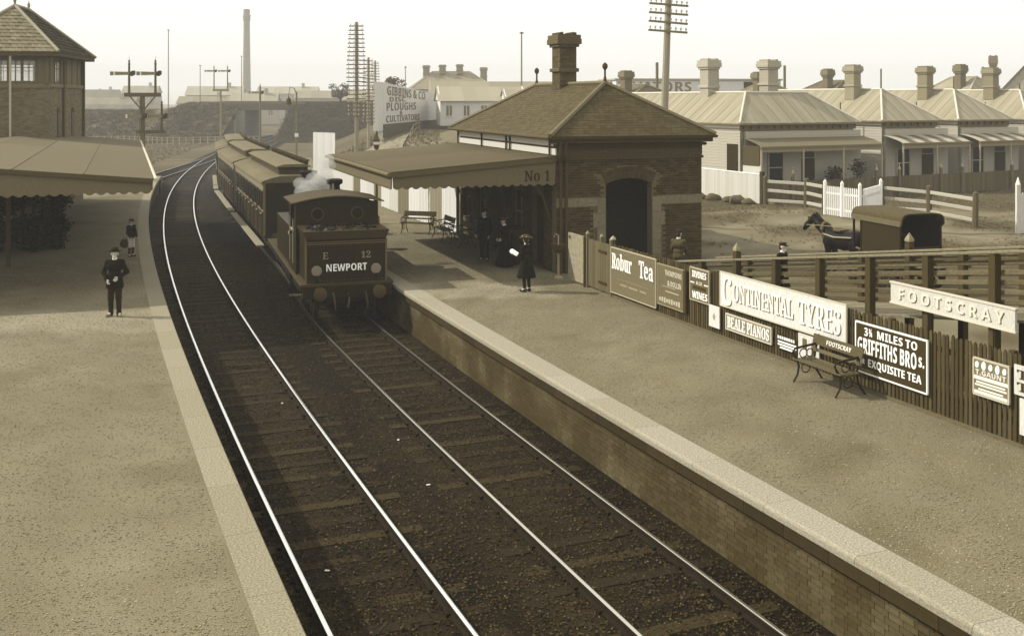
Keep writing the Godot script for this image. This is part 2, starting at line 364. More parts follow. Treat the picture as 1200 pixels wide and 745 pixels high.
func platforms():
	var stain := func(v: Vector3): return 0.045 * wob.get_noise_2d(v.x * 0.16 + v.z * 0.06, v.z * 0.05 - v.x * 0.02) + 0.035 * wob.get_noise_2d(v.x * 0.45 + 9.0, v.z * 0.45) - 0.05 * smoothstep(0.28, 0.42, wob.get_noise_2d(v.x * 0.22 + 31.0, v.z * 0.22)) + 0.02 * wob.get_noise_2d(v.x * 1.3, v.z * 1.3) + 0.035 * wob.get_noise_2d(v.x * 5.0, v.z * 5.0)
	var p := setting("platform_right")
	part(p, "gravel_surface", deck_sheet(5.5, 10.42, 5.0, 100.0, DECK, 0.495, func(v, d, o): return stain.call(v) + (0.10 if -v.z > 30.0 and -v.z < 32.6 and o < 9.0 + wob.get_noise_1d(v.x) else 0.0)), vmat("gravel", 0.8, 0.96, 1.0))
	part(p, "platform_core", sweep(PackedVector2Array([Vector2(5.22, -0.3), Vector2(10.4, -0.3), Vector2(10.4, DECK - 0.02), Vector2(5.22, DECK - 0.02)]), 5.0, 100.0, 1.0), mat(0.40, "mottle", 2.0))
	var d := 6.0
	while d < 98.0:
		var e := step_on(d, 5.3, 1.83 if d < 60 else 8.0)
		part(p, "coping_stone", sweep(PackedVector2Array([Vector2(5.02, 0.95), Vector2(5.045, 0.925), Vector2(5.55, 0.925), Vector2(5.55, DECK + 0.012), Vector2(5.06, DECK + 0.012), Vector2(5.03, DECK - 0.004), Vector2(5.02, DECK - 0.03)]), d, e - 0.006, 0.6), mat([0.66, 0.64, 0.67, 0.65][rng.randi() % 4], "gravel", 1.1, 0.88, 0.35))
		d = e
	p = setting("platform_left")
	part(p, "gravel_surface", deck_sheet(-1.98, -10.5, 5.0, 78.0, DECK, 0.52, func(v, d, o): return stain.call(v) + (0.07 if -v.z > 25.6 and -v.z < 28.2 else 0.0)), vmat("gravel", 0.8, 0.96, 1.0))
	part(p, "platform_core", sweep(PackedVector2Array([Vector2(-1.7, -0.3), Vector2(-1.7, DECK - 0.02), Vector2(-10.5, DECK - 0.02), Vector2(-10.5, -0.3)]), 5.0, 78.0, 1.0), mat(0.33, "mottle", 2.0))
	d = 6.0
	while d < 77.5:
		var e := minf(78.0, step_on(d, -1.6, 1.83))
		part(p, "coping_stone", sweep(PackedVector2Array([Vector2(-1.535, 0.925), Vector2(-1.535, DECK - 0.03), Vector2(-1.56, DECK + 0.01), Vector2(-2.0, DECK + 0.01), Vector2(-2.0, 0.925)]), d, e - 0.006, 0.6), mat([0.61, 0.595, 0.62, 0.60][rng.randi() % 4], "gravel", 1.1, 0.88, 0.35))
		d = e
	# the far end of the left platform runs down to the rails
	var st := begin(); quad(st, on(78, -1.6, DECK), on(78, -9.0, DECK), on(90, -6.0, -0.2), on(90, -2.2, -0.2))
	quad(st, on(78, -1.6, DECK), on(90, -2.2, -0.2), on(90, -2.2, -0.4), on(78, -1.6, -0.4)); part(p, "end_slope", done(st), mat(0.5, "gravel", 1.0))
func pebbles(called: String, label: String, o0: float, o1: float, count: int):
	var s := begin(); lathe(s, [[0.0, -0.5], [0.6, -0.1], [0.5, 0.3], [0.0, 0.5]], 5)
	var mm := MultiMesh.new(); mm.transform_format = MultiMesh.TRANSFORM_3D; mm.use_colors = true; mm.mesh = done(s); mm.instance_count = count
	for i in count:
		var k := rng.randf_range(0.008, 0.022); var b := Basis.from_euler(Vector3(0, rng.randf() * TAU, 0)).scaled(Vector3(k * 1.2, k * 0.7, k))
		mm.set_instance_transform(i, Transform3D(b, on(9.0 + 36.0 * pow(rng.randf(), 1.5), lerpf(o0, o1, rng.randf()), DECK + 0.004))); mm.set_instance_color(i, lin(clampf(0.48 + rng.randfn() * 0.06, 0.2, 0.64)))
	var mi := MultiMeshInstance3D.new(); mi.name = called; mi.multimesh = mm; mi.material_override = vmat("", 1.0, 0.95, 0.0); add_child(mi); stuff(mi); tag(mi, label, "gravel")
func brick_facing():
	pebbles("platform_gravel", "fine loose gravel strewn over the right platform", 5.6, 10.2, 45000); pebbles("platform_gravel_001", "fine loose gravel strewn over the left platform", -2.05, -7.5, 45000)
	# the brick face under the right coping: 5.17 m right of the first track, courses rising from the ballast
	var w: Node3D = get_node("platform_right"); var far := begin(); var count := 0
	part(w, "mortar_backing", sweep(PackedVector2Array([Vector2(5.178, -0.3), Vector2(5.215, -0.3), Vector2(5.215, 0.93), Vector2(5.178, 0.93)]), 6.0, 99.0, 1.0), mat(0.34, "mottle", 0.8))
	# a nosing course of dark bull-nosed bricks right under the coping
	var d := 9.0
	while d < 60.0:
		var e := step_on(d, 5.1, 0.92 if d < 34 else 4.0)
		part(w, "nosing_course", sweep(PackedVector2Array([Vector2(5.075, 0.735), Vector2(5.18, 0.715), Vector2(5.18, 0.926), Vector2(5.05, 0.926), Vector2(5.05, 0.76)]), d, e - 0.008, 0.45), mat([0.2, 0.185, 0.215][rng.randi() % 3], "mottle", 0.6, 0.85))
		d = e
	var bm := []; var bmat := []
	for k in 3: bm.append(boxm(0.228, 0.070, 0.06 + k * 0.003, 0.006))
	for k in 6: bmat.append(mat(0.225 + 0.03 * k, "mottle", 0.5, 0.9, 0.7))
	for r in 12:
		d = 9.0 + (0.06 if r % 2 else 0.0)
		while d < 45.0:
			# lime has run down and paled the wall in places
			var lime := maxf(0.0, wob.get_noise_2d(d * 0.75, r * 0.05) + 0.1) * 1.6 + rng.randf_range(-0.16, 0.16)
			var y := -0.145 + r * 0.0795 + 0.04
			if d > 11.6 and count < 300 and d < 18.0 and r >= 6 - (d - 11.0) * 1.6:
				part(w, "brick", bm[rng.randi() % 3], bmat[clampi(int(lime * 3.0 + 2.0), 0, 5)], Transform3D(riding(d, 5.172).basis * Basis(Vector3.UP, PI / 2), on(d, 5.172, y))); count += 1
			else:
				far.set_color(lin(clampf(0.26 + lime * 0.105, 0.19, 0.43))); bx(far, on(d, 5.172, y), Vector3(0.06, 0.070, 0.228), riding(d, 5.0).basis)
			d = step_on(d, 5.17, 0.238)
	stuff(part(w, "bricks", done(far), vmat("mottle", 0.5, 0.9, 0.7)))
# ---------------------------------------------------------------- the station building on the right platform
func finial(parent, x: float, y: float, z: float):
	part(parent, "finial", lathem([[0.13, -0.1], [0.07, 0.05], [0.035, 0.22], [0.035, 0.42], [0.05, 0.45], [0.09, 0.5], [0.1, 0.56], [0.085, 0.63], [0.03, 0.68], [0.0, 0.7]], 10), mat(0.24, "", 1, 0.8), at(x, y, z))
func chimney(parent, x: float, y: float, z: float, w: float, dp: float, h: float, tone: float, cap := 0.1, turn := 0.0, rows := true) -> Node3D:
	var c := part(parent, "chimney", boxm(w, h, dp, 0.01), mat(tone, "mottle", 0.6), at(x, y + h / 2, z, turn))
	if rows:
		var st := begin()
		for sd in [[Vector3(-w / 2, -h / 2, dp / 2), Vector3.RIGHT, Vector3.BACK, w], [Vector3(-w / 2, -h / 2, -dp / 2), Vector3.BACK, Vector3.LEFT, dp], [Vector3(w / 2, -h / 2, dp / 2), Vector3.FORWARD, Vector3.RIGHT, dp]]:
			bricks(st, sd[0], sd[1], sd[2], sd[3], h, tone, 0.045)
		stuff(part(c, "bricks", done(st), vmat("mottle", 0.4)))
	for b in [[0.42, 0.5, 0.06], [0.84, 0.55, 0.08], [0.89, 1.0, 0.09], [0.945, 0.85, 0.11]]:
		part(c, "chimney_band", boxm(w + cap * 2 * b[1], h * b[2], dp + cap * 2 * b[1], 0.015), mat(tone + 0.03, "mottle", 0.6), at(0, h * (b[0] - 0.5), 0))
	part(c, "chimney_rim", exm(PackedVector2Array([Vector2(-w * 0.52, 0), Vector2(w * 0.52, 0), Vector2(w * 0.52, 0.09), Vector2(w * 0.3, 0.11), Vector2(w * 0.3, 0.03), Vector2(-w * 0.3, 0.03), Vector2(-w * 0.3, 0.11), Vector2(-w * 0.52, 0.09)]), -dp * 0.5, dp * 0.5), mat(tone - 0.05, "mottle", 0.6), at(0, h * 0.5, 0))
	return c
func scallops(x0: float, x1: float, top0: float, top1: float, bottom: float, pitch := 0.3, dip := 0.12) -> PackedVector2Array:
	var p := PackedVector2Array([Vector2(x1, top1), Vector2(x0, top0)]); var n := maxi(1, roundi((x1 - x0) / pitch))
	for i in n:
		for k in 6:
			var t := (i + (k + 0.5) / 6.0) / n
			p.append(Vector2(lerpf(x0, x1, t), bottom + dip - dip * pow(sin(PI * (k + 0.5) / 6.0), 0.7)))
	return p
func hip_roof(parent, x0: float, x1: float, z0: float, z1: float, eave: float, rise: float, runz: float, row: float, wide: float, thick: float, tone: float, vary: float):
	# z0 is the near eave, z1 the far one (z1 < z0); the ridge runs along z
	var hx := (x1 - x0) / 2; var lz := z0 - z1; var st := begin(); var sl := Vector2(hx, rise).length(); var se := Vector2(runz, rise).length()
	shingles(st, Vector3(x0, eave, z1), Vector3.BACK, Vector3(hx, rise, 0).normalized(), lz, sl, runz, runz, row, wide, thick, tone, vary)
	shingles(st, Vector3(x1, eave, z0), Vector3.FORWARD, Vector3(-hx, rise, 0).normalized(), lz, sl, runz, runz, row, wide, thick, tone, vary)
	shingles(st, Vector3(x0, eave, z0), Vector3.RIGHT, Vector3(0, rise, -runz).normalized(), hx * 2, se, hx, hx, row, wide, thick, tone, vary)
	shingles(st, Vector3(x1, eave, z1), Vector3.LEFT, Vector3(0, rise, runz).normalized(), hx * 2, se, hx, hx, row, wide, thick, tone, vary)
	var r := part(parent, "roof", hip_solid(x0, x1, z0, z1, eave, rise, runz), mat(tone - 0.08, "mottle", 1.0))
	stuff(part(r, "slates", done(st), vmat("mottle", 0.8, 0.8, 0.5)))
	var A := Vector3((x0 + x1) / 2, eave + rise, z0 - runz); var B := Vector3((x0 + x1) / 2, eave + rise, z1 + runz); var up := Vector3(0, 0.04, 0); var lead := mat(tone + 0.13, "mottle", 0.7, 0.7)
	part(r, "ridge_cap", tubem([A + up, B + up], 0.085, -1, 6), lead)
	for e in [[Vector3(x0, eave, z0), A], [Vector3(x1, eave, z0), A], [Vector3(x0, eave, z1), B], [Vector3(x1, eave, z1), B]]:
		part(r, "hip_cap", tubem([e[0] + up, e[1] + up], 0.085, -1, 6), lead)
	return r
func hip_solid(x0: float, x1: float, z0: float, z1: float, eave: float, rise: float, runz: float) -> Mesh:
	var st := begin(); var m := (x0 + x1) / 2; var d := -0.012
	var a := Vector3(x0, eave + d, z0); var b := Vector3(x1, eave + d, z0); var c := Vector3(x1, eave + d, z1); var e := Vector3(x0, eave + d, z1)
	var p := Vector3(m, eave + rise + d, z0 - runz); var q := Vector3(m, eave + rise + d, z1 + runz)
	tri(st, a, p, b); tri(st, c, q, e); quad(st, b, p, q, c); quad(st, e, q, p, a); quad(st, a, b, c, e)
	return done(st)
func station():
	var W := 5.31; var L := 10.8; var E := 4.386
	var s := thing("station_building", "brick station building with hipped slate roof, tall chimney and arched doorway", "building", Vector3(1.43, DECK, -34.4), deg_to_rad(19.5))
	# end wall with its arched opening
	var arch := PackedVector2Array(); var AC := Vector2(2.59, 1.126); var AR := 1.864; var half := asin(0.84 / AR)      # a flat segmental arch
	for k in 13: var t := lerpf(PI / 2 + half, PI / 2 - half, k / 12.0); arch.append(AC + Vector2(cos(t), sin(t)) * AR)
	var wall := PackedVector2Array([Vector2(0, 0), Vector2(0, 4.25), Vector2(W, 4.25), Vector2(W, 0), Vector2(3.43, 0)])
	for k in range(12, -1, -1): wall.append(Vector2(clampf(arch[k].x, 1.75, 3.43), arch[k].y))
	wall.append(Vector2(1.75, 0))
	var brick_tone := 0.27
	var ew := part(s, "end_wall", exm(wall, -0.35, 0.0), mat(0.40, "mottle", 0.8))
	var st := begin()
	var hole := func(x, y): return (x > 1.42 and x < 3.76 and y < 2.40) or (x > 1.74 and x < 3.44 and y < 2.85) or Vector2(x, y).distance_to(AC) < AR + 0.39 and absf(atan2(x - AC.x, y - AC.y)) < half + 0.03 or (y > 2.08 and y < 2.38) or y > 3.62
	bricks(st, Vector3(0, 0, 0), Vector3.RIGHT, Vector3.BACK, W, 4.2, brick_tone, 0.05, hole)
	stuff(part(ew, "bricks", done(st), vmat("mottle", 0.5)))
	for k in 25:                                        # two rings of voussoir bricks
		for ring in 2:
			var t := lerpf(PI / 2 + half, PI / 2 - half, (k + 0.5) / 25.0); var p := AC + Vector2(cos(t), sin(t)) * (AR + 0.1 + ring * 0.192)
			part(ew, "arch_brick", boxm(0.064 + ring * 0.007, 0.184, 0.06, 0.004), mat(brick_tone + rng.randf_range(-0.03, 0.04), "mottle", 0.5), Transform3D(Basis(Vector3.BACK, t - PI / 2), Vector3(p.x, p.y, -0.016)))
	var stone := mat(0.50, "mottle", 0.7, 0.9)
	for b in [[0.0, 0.78], [0.79, 1.43], [3.75, 4.5], [4.51, W]]: part(ew, "stone_band", boxm(b[1] - b[0], 0.27, 0.06, 0.01), stone, at((b[0] + b[1]) / 2, 2.235, 0.0))
	for sd in [-1, 1]:
		for k in 5:
			var ww := 0.45 if k == 1 else 0.31
			part(ew, "quoin", boxm(ww, 0.47, 0.07, 0.012), mat(0.49 + rng.randf_range(-0.02, 0.03), "mottle", 0.7), at(2.59 + sd * (0.855 + ww / 2), 2.36 - 0.24 - k * 0.48, 0.002))
	part(ew, "string_course", boxm(W + 0.08, 0.09, 0.14, 0.02), mat(0.29, "mottle", 0.6), at(W / 2, 3.66, 0.0))
	part(ew, "frieze", boxm(W + 0.02, 0.45, 0.05), mat(0.30, "mottle", 0.6), at(W / 2, 3.95, 0.0))
	part(ew, "cornice_moulding", boxm(W + 0.2, 0.1, 0.2, 0.03), mat(0.25, "mottle", 0.6), at(W / 2, 4.1, 0.08))
	part(ew, "cornice", boxm(W + 0.5, 0.16, 0.34, 0.02), mat(0.28, "mottle", 0.6), at(W / 2, 4.25, 0.16))
	part(ew, "gutter", boxm(W + 0.76, 0.1, 0.12, 0.03), mat(0.2, "", 1, 0.7), at(W / 2, E - 0.03, 0.38))
	# the hall behind the doorway
	part(s, "hall_floor", boxm(W - 0.1, 0.04, L - 0.1), mat(0.3, "mottle", 1.0), at(W / 2, -0.01, -L / 2))
	part(s, "hall_back_wall", boxm(W - 0.6, 4.2, 0.1), mat(0.34, "mottle", 1.0), at(W / 2, 2.1, -3.4))
	part(s, "ceiling", boxm(W - 0.1, 0.06, L - 0.1), mat(0.4, "mottle", 1.0), at(W / 2, 4.2, -L / 2))
	part(s, "rear_wall", boxm(0.3, 4.25, L - 0.36), mat(0.34, "mottle", 1.0), at(W - 0.15, 2.125, -L / 2 - 0.18))
	part(s, "far_wall", boxm(W - 0.32, 4.25, 0.3), mat(0.34, "mottle", 1.0), at(W / 2 - 0.15, 2.125, -L + 0.15))
	# platform front: brick wall in bays with doors and windows
	var fw := Node3D.new(); fw.name = "front_wall"; s.add_child(fw)
	var openings := [[1.1, 2.2, 0.0, 2.4, "d"], [3.1, 4.3, 0.8, 2.4, "w"], [5.2, 6.3, 0.0, 2.4, "d"], [7.3, 8.5, 0.8, 2.4, "w"], [9.3, 10.2, 0.8, 2.4, "w"]]
	var z := 0.36
	for o in openings + [[L - 0.3, 0, 0, 0, ""]]:
		part(fw, "pier", boxm(0.3, 4.25, o[0] - z), mat(0.35, "mottle", 0.8), at(0.15, 2.125, -(z + o[0]) / 2))
		st = begin(); bricks(st, Vector3(0, 0, -o[0]), Vector3.BACK, Vector3.LEFT, o[0] - z, 3.6, brick_tone, 0.05); stuff(part(fw, "bricks", done(st), vmat("mottle", 0.5)))
		if o[4] == "": break
		part(fw, "lintel", boxm(0.3, 4.25 - o[3], o[1] - o[0]), mat(0.4, "mottle", 0.8), at(0.15, (4.25 + o[3]) / 2, -(o[0] + o[1]) / 2))
		if o[2] > 0: part(fw, "window_sill", boxm(0.36, o[2], o[1] - o[0]), mat(0.36, "mottle", 0.8), at(0.13, o[2] / 2, -(o[0] + o[1]) / 2))
		var j := part(fw, "door" if o[4] == "d" else "window", boxm(0.05, o[3] - o[2], o[1] - o[0]), mat(0.2 if o[4] == "d" else 0.12, "streak", 0.8, 0.4 if o[4] == "w" else 0.7), at(0.2, (o[3] + o[2]) / 2, -(o[0] + o[1]) / 2))
		if o[4] == "w":
			for b in 3: part(j, "glazing_bar", boxm(0.04, o[3] - o[2], 0.05), mat(0.45, "", 1, 0.7), at(-0.04, 0, lerpf(-0.5, 0.5, b / 2.0) * (o[1] - o[0] - 0.06)))
			part(j, "meeting_rail", boxm(0.04, 0.06, o[1] - o[0] - 0.1), mat(0.45, "", 1, 0.7), at(-0.045, 0, 0))
		else: part(j, "door_knob", lathem([[0, 0], [0.03, 0.01], [0.035, 0.03], [0, 0.05]], 8), mat(0.6, "", 1, 0.3, 0, 0.8), Transform3D(Basis(Vector3.BACK, PI / 2), Vector3(-0.03, -0.1, 0.4)))
		z = o[1]
	part(s, "frieze_board", boxm(0.06, 0.26, L + 0.3, 0.01), mat(0.9, "streak", 0.8), at(-0.05, 4.2, -L / 2))
	part(s, "frieze_board", boxm(0.05, 0.22, L + 0.2, 0.01), mat(0.84, "streak", 0.8), at(-0.045, 3.9, -L / 2))
	for q in [0.3, 4.2, 4.6, 7.5, 10.7]: part(s, "vent_pipe", tubem([Vector3(-0.12, 3.75, -q), Vector3(-0.12, 4.3, -q)], 0.035), mat(0.22, "", 1, 0.8))
	part(s, "eave_board", boxm(0.3, 0.05, L + 0.6), mat(0.35, "", 1, 0.9), at(-0.18, 4.32, -L / 2))
	part(s, "gutter", boxm(0.12, 0.1, L + 0.7, 0.03), mat(0.25, "", 1, 0.7), at(-0.37, E - 0.03, -L / 2))
	for q in [0.12, 0.32]: part(s, "downpipe", tubem([Vector3(q, 0, 0.09), Vector3(q, 3.55, 0.09), Vector3(q - 0.1, 3.8, 0.25), Vector3(q - 0.1, 4.3, 0.34)], 0.05, -1, 8), mat(0.24, "", 1, 0.7))
	hip_roof(s, -0.35, W + 0.35, 0.35, -L - 0.35, E, 1.75, 2.4, 0.14, 0.2, 0.01, 0.30, 0.035)
	chimney(s, W / 2, E + 1.35, -2.05 - 3.75, 0.66, 0.8, 2.3, 0.34, 0.16)
	finial(s, W / 2, E + 1.8, -2.05); finial(s, W / 2, E + 1.8, -L + 2.05)
	# the awning over the platform
	var a := Node3D.new(); a.name = "awning"; s.add_child(a); var AL := 11.1; var grey := mat(0.47, "mottle", 1.6, 0.8, 0.3)
	for k in 6:
		st = begin(); var z0 := 0.06 - k * (AL + 0.12) / 6; var z1 := z0 - (AL + 0.12) / 6 + 0.008
		for y in [0.0, -0.05]: quad(st, Vector3(-5.47, 3.37 + y, z0), Vector3(-5.47, 3.37 + y, z1), Vector3(-0.02, 3.77 + y, z1), Vector3(-0.02, 3.77 + y, z0))
		quad(st, Vector3(-5.47, 3.32, z0), Vector3(-5.47, 3.37, z0), Vector3(-0.02, 3.77, z0), Vector3(-0.02, 3.72, z0)); quad(st, Vector3(-5.47, 3.32, z1), Vector3(-5.47, 3.37, z1), Vector3(-5.47, 3.37, z0), Vector3(-5.47, 3.32, z0))
		part(a, "roof_sheet", done(st), mat(0.345 + 0.012 * (k % 3), "gravel", 1.1, 0.85, 0.4))
	var fas := mat(0.42, "streak", 0.9, 0.85, 0.5)
	for zz in [0.0, -AL]:
		part(a, "end_valance", exm(scallops(-5.4, -0.02, 3.30, 3.70, 2.82, 0.3, 0.1), zz - 0.02, zz + 0.02), fas)
		var ang := atan2(0.4, 5.45)
		part(a, "cornice_moulding", boxm(5.48, 0.13, 0.1, 0.025), mat(0.36, "streak", 0.9), Transform3D(Basis(Vector3.BACK, ang), Vector3(-2.74, 3.455, zz + (0.05 if zz == 0.0 else -0.05))))
	part(a, "side_valance", exm(scallops(0.03, AL - 0.03, 3.3, 3.3, 2.82, 0.3, 0.1), -0.02, 0.02, Transform3D(Basis(Vector3.UP, PI / 2), Vector3(-5.42, 0, 0))), fas)
	part(a, "gutter", boxm(0.14, 0.11, AL + 0.2, 0.03), mat(0.34, "", 1, 0.7), at(-5.52, 3.29, -AL / 2))
	for k in 6:
		var zz := -0.4 - k * 2.06
		part(a, "bracket", tubem([Vector3(-0.04, 1.7, zz), Vector3(-0.35, 2.5, zz), Vector3(-1.1, 3.2, zz), Vector3(-2.2, 3.46, zz)], 0.045, 0.03), mat(0.22, "", 1, 0.7))
		part(a, "rafter", boxm(5.3, 0.12, 0.07), mat(0.3, "plank", 1.0), Transform3D(Basis(Vector3.BACK, atan2(0.4, 5.45)), Vector3(-2.72, 3.46, zz)))
	text(a, "platform_lettering", "No", 0.52, 0.34, mat(0.16, "", 1, 0.8), at(-0.84, 3.14, 0.03), true)
	text(a, "platform_numeral", "1", 0.17, 0.34, mat(0.16, "", 1, 0.8), at(-0.32, 3.14, 0.03), true)
# ---------------------------------------------------------------- the shelter on the left platform
func left_shelter():
	var s := thing("platform_shelter", "long low shelter roof with scalloped edge on the left platform", "shelter", Vector3(-10.44, DECK, -30.9), deg_to_rad(20))
	var cols := [0.06, -1.85, -3.7, -5.5, -7.5, -9.5]; var hs := [3.3, 3.475, 3.65, 3.82, 3.635, 3.45]
	for k in 5:
		for half in 2:
			var xa: float = cols[k]; var xb: float = cols[k + 1]; var ya: float = hs[k]; var yb: float = hs[k + 1]; var z0 := 0.08 - half * 15.0; var z1 := z0 - 14.99; var st := begin()
			for y in [0.0, -0.06]: quad(st, Vector3(xa, ya + y, z0), Vector3(xa, ya + y, z1), Vector3(xb + 0.012, yb + y, z1), Vector3(xb + 0.012, yb + y, z0))
			quad(st, Vector3(xa, ya, z0), Vector3(xb, yb, z0), Vector3(xb, yb - 0.06, z0), Vector3(xa, ya - 0.06, z0)); quad(st, Vector3(xa, ya, z0), Vector3(xa, ya - 0.06, z0), Vector3(xa, ya - 0.06, z1), Vector3(xa, ya, z1))
			part(s, "roof_sheet", done(st), mat(0.415 + 0.012 * ((k + half) % 3), "gravel", 1.6, 0.85, 0.4))
	for k in [1, 2]: part(s, "seam_roll", tubem([Vector3(cols[k], hs[k] + 0.005, 0.08), Vector3(cols[k], hs[k] + 0.005, -29.9)], 0.018), mat(0.39, "", 1, 0.8))
	for zz in [0.0, -29.9]:
		part(s, "end_valance", exm(scallops(-5.5, 0.0, 3.76, 3.24, 2.86, 0.3, 0.1), zz - 0.02, zz + 0.02), mat(0.45, "streak", 0.9))
		part(s, "cornice_moulding", boxm(5.55, 0.12, 0.1, 0.025), mat(0.34, "streak", 0.9), Transform3D(Basis(Vector3.BACK, -atan2(0.52, 5.5)), Vector3(-2.74, 3.49, zz + 0.05)))
	part(s, "side_valance", exm(scallops(0.03, 29.9, 3.24, 3.24, 2.95, 0.3, 0.08), -0.02, 0.02, Transform3D(Basis(Vector3.UP, PI / 2), Vector3(0.0, 0, 0))), mat(0.45, "streak", 0.9))
	part(s, "gutter", boxm(0.12, 0.1, 30.1, 0.03), mat(0.7, "", 1, 0.7), at(0.1, 3.26, -14.95))
	for k in 6:
		part(s, "post", boxm(0.14, 3.6, 0.14, 0.02), mat(0.3, "streak", 0.8), at(-4.4, 1.8, -1.2 - k * 5.4))
		part(s, "beam", boxm(5.3, 0.16, 0.1), mat(0.3, "plank", 1.0), Transform3D(Basis(Vector3.BACK, -atan2(0.52, 5.5)), Vector3(-2.74, 3.42, -1.2 - k * 5.4)))
	var w := thing("waiting_room", "waiting room with small slate roof rising behind the left shelter", "building", s.transform * Vector3(-9.2, 0, -13), deg_to_rad(20))
	part(w, "wall", boxm(4.0, 3.6, 10.0, 0.02), mat(0.36, "mottle", 1.0), at(0, 1.8, -5))
	hip_roof(w, -2.4, 2.4, 0.4, -10.4, 3.72, 0.95, 2.0, 0.22, 0.3, 0.012, 0.42, 0.05)
	part(w, "bargeboard", boxm(4.9, 0.16, 0.05), mat(0.75, "", 1, 0.8), at(0, 3.68, 0.44))
# ---------------------------------------------------------------- the signal box
func signal_box():
	var s := thing("signal_box", "tall brick signal box with tiled hip roof behind the left platform", "building", Vector3(-22.75, 0, -52.4), deg_to_rad(10))
	var BW := 4.5; var BL := 7.5; var sill := 7.3; var top := 8.75
	part(s, "lower_wall", boxm(BW, sill, BL, 0.02), mat(0.5, "mottle", 0.8), at(-BW / 2, sill / 2, -BL / 2))
	var st := begin()
	bricks(st, Vector3(-BW, 3.6, 0), Vector3.RIGHT, Vector3.BACK, BW, sill - 3.6, 0.455, 0.05)
	bricks(st, Vector3(0, 3.6, 0), Vector3.FORWARD, Vector3.RIGHT, BL, sill - 3.6, 0.455, 0.05, func(x, y): return (absf(x - 1.7) < 0.22 or absf(x - 4.8) < 0.22) and y < 2.5)
	stuff(part(s, "bricks", done(st), vmat("mottle", 0.5)))
	for q in [1.7, 4.8]:
		var w := part(s, "narrow_window", boxm(0.04, 1.7, 0.4), mat(0.16, "", 1, 0.3), at(0.012, 5.1, -q))
		part(w, "arch_head", exm(PackedVector2Array([Vector2(-0.26, 0), Vector2(0.26, 0), Vector2(0.2, 0.2), Vector2(0, 0.28), Vector2(-0.2, 0.2)]), -0.02, 0.03, Transform3D(Basis(Vector3.UP, PI / 2), Vector3(0, 0.85, 0))), mat(0.3, "mottle", 0.5))
	part(s, "string_course", boxm(BW + 0.16, 0.2, BL + 0.16, 0.04), mat(0.47, "mottle", 0.6), at(-BW / 2, sill, -BL / 2))
	for q in [2.6, 7.2]: part(s, "downpipe", tubem([Vector3(0.09, 3.5, -q), Vector3(0.09, top, -q)], 0.07), mat(0.3, "", 1, 0.8))
	part(s, "stay_pole", tubem([Vector3(-1.7, 3.0, 0.4), Vector3(-1.7, 8.8, 0.4)], 0.055), mat(0.66, "", 1, 0.8))
	# glazed upper storey: corner posts, mullions, panes all round
	var fr := mat(0.43, "streak", 0.8); var glass := StandardMaterial3D.new(); glass.transparency = BaseMaterial3D.TRANSPARENCY_ALPHA; glass.albedo_color = Color(0.95, 0.93, 0.85, 0.18); glass.roughness = 0.05
	for side in 4:
		var along := Vector3.RIGHT if side % 2 == 0 else Vector3.FORWARD; var len := BW if side % 2 == 0 else BL
		var o: Vector3 = [Vector3(-BW, 0, 0), Vector3(0, 0, 0), Vector3(-BW, 0, -BL), Vector3(-BW, 0, 0)][side]; var bas := Basis.IDENTITY if side % 2 == 0 else Basis(Vector3.UP, PI / 2)
		var inw: Vector3 = [Vector3(0, 0, -0.1), Vector3(-0.1, 0, 0), Vector3(0, 0, 0.1), Vector3(0.1, 0, 0)][side]
		var n := 7 if side % 2 == 0 else 6
		for k in n + 1: part(s, "mullion", boxm(0.16 if k in [0, n] else 0.1, top - sill, 0.14, 0.01), fr, Transform3D(bas, o + inw + along * len * (k / float(n)) + Vector3(0, (top + sill) / 2, 0)))
		for k in n:
			var c := o + inw + along * len * ((k + 0.5) / n)
			if side == 0 and k == n - 1 or side == 1 and k != 1:      # boarded bays by the corner
				part(s, "boarded_bay", boxm(len / n - 0.1, top - sill, 0.06), mat(0.45, "streak", 0.7), Transform3D(bas, c + Vector3(0, (top + sill) / 2, 0)))
				continue
			part(s, "lower_panel", boxm(len / n - 0.1, 0.14, 0.06), fr, Transform3D(bas, c + Vector3(0, sill + 0.17, 0)))
			part(s, "upper_panel", boxm(len / n - 0.1, 0.22, 0.06), fr, Transform3D(bas, c + Vector3(0, top - 0.11, 0)))
			part(s, "pane", boxm(len / n - 0.1, 1.02, 0.012), glass, Transform3D(bas, c + Vector3(0, sill + 0.74, 0)))
			part(s, "glazing_bar", boxm(0.03, 1.02, 0.04), fr, Transform3D(bas, c + Vector3(0, sill + 0.74, 0)))
			part(s, "glazing_bar", boxm(len / n - 0.1, 0.035, 0.04), fr, Transform3D(bas, c + Vector3(0, sill + 0.9, 0)))
	part(s, "floor", boxm(BW - 0.2, 0.1, BL - 0.2), mat(0.35, "plank", 1.0), at(-BW / 2, sill + 0.12, -BL / 2))
	part(s, "fascia", boxm(BW + 1.0, 0.2, BL + 1.0, 0.03), mat(0.33, "streak", 0.8), at(-BW / 2, top + 0.1, -BL / 2))
	var r = hip_roof(s, -BW - 0.55, 0.55, 0.55, -BL - 0.55, top + 0.2, 2.45, 3.0, 0.3, 0.3, 0.035, 0.50, 0.05)
	for q in [-2.45, -BL + 2.45]: part(r, "finial", lathem([[0.14, -0.1], [0.05, 0.1], [0.08, 0.25], [0.02, 0.4], [0.0, 0.55]], 8), mat(0.5, "", 1, 0.8), at(-BW / 2, top + 2.68, q))
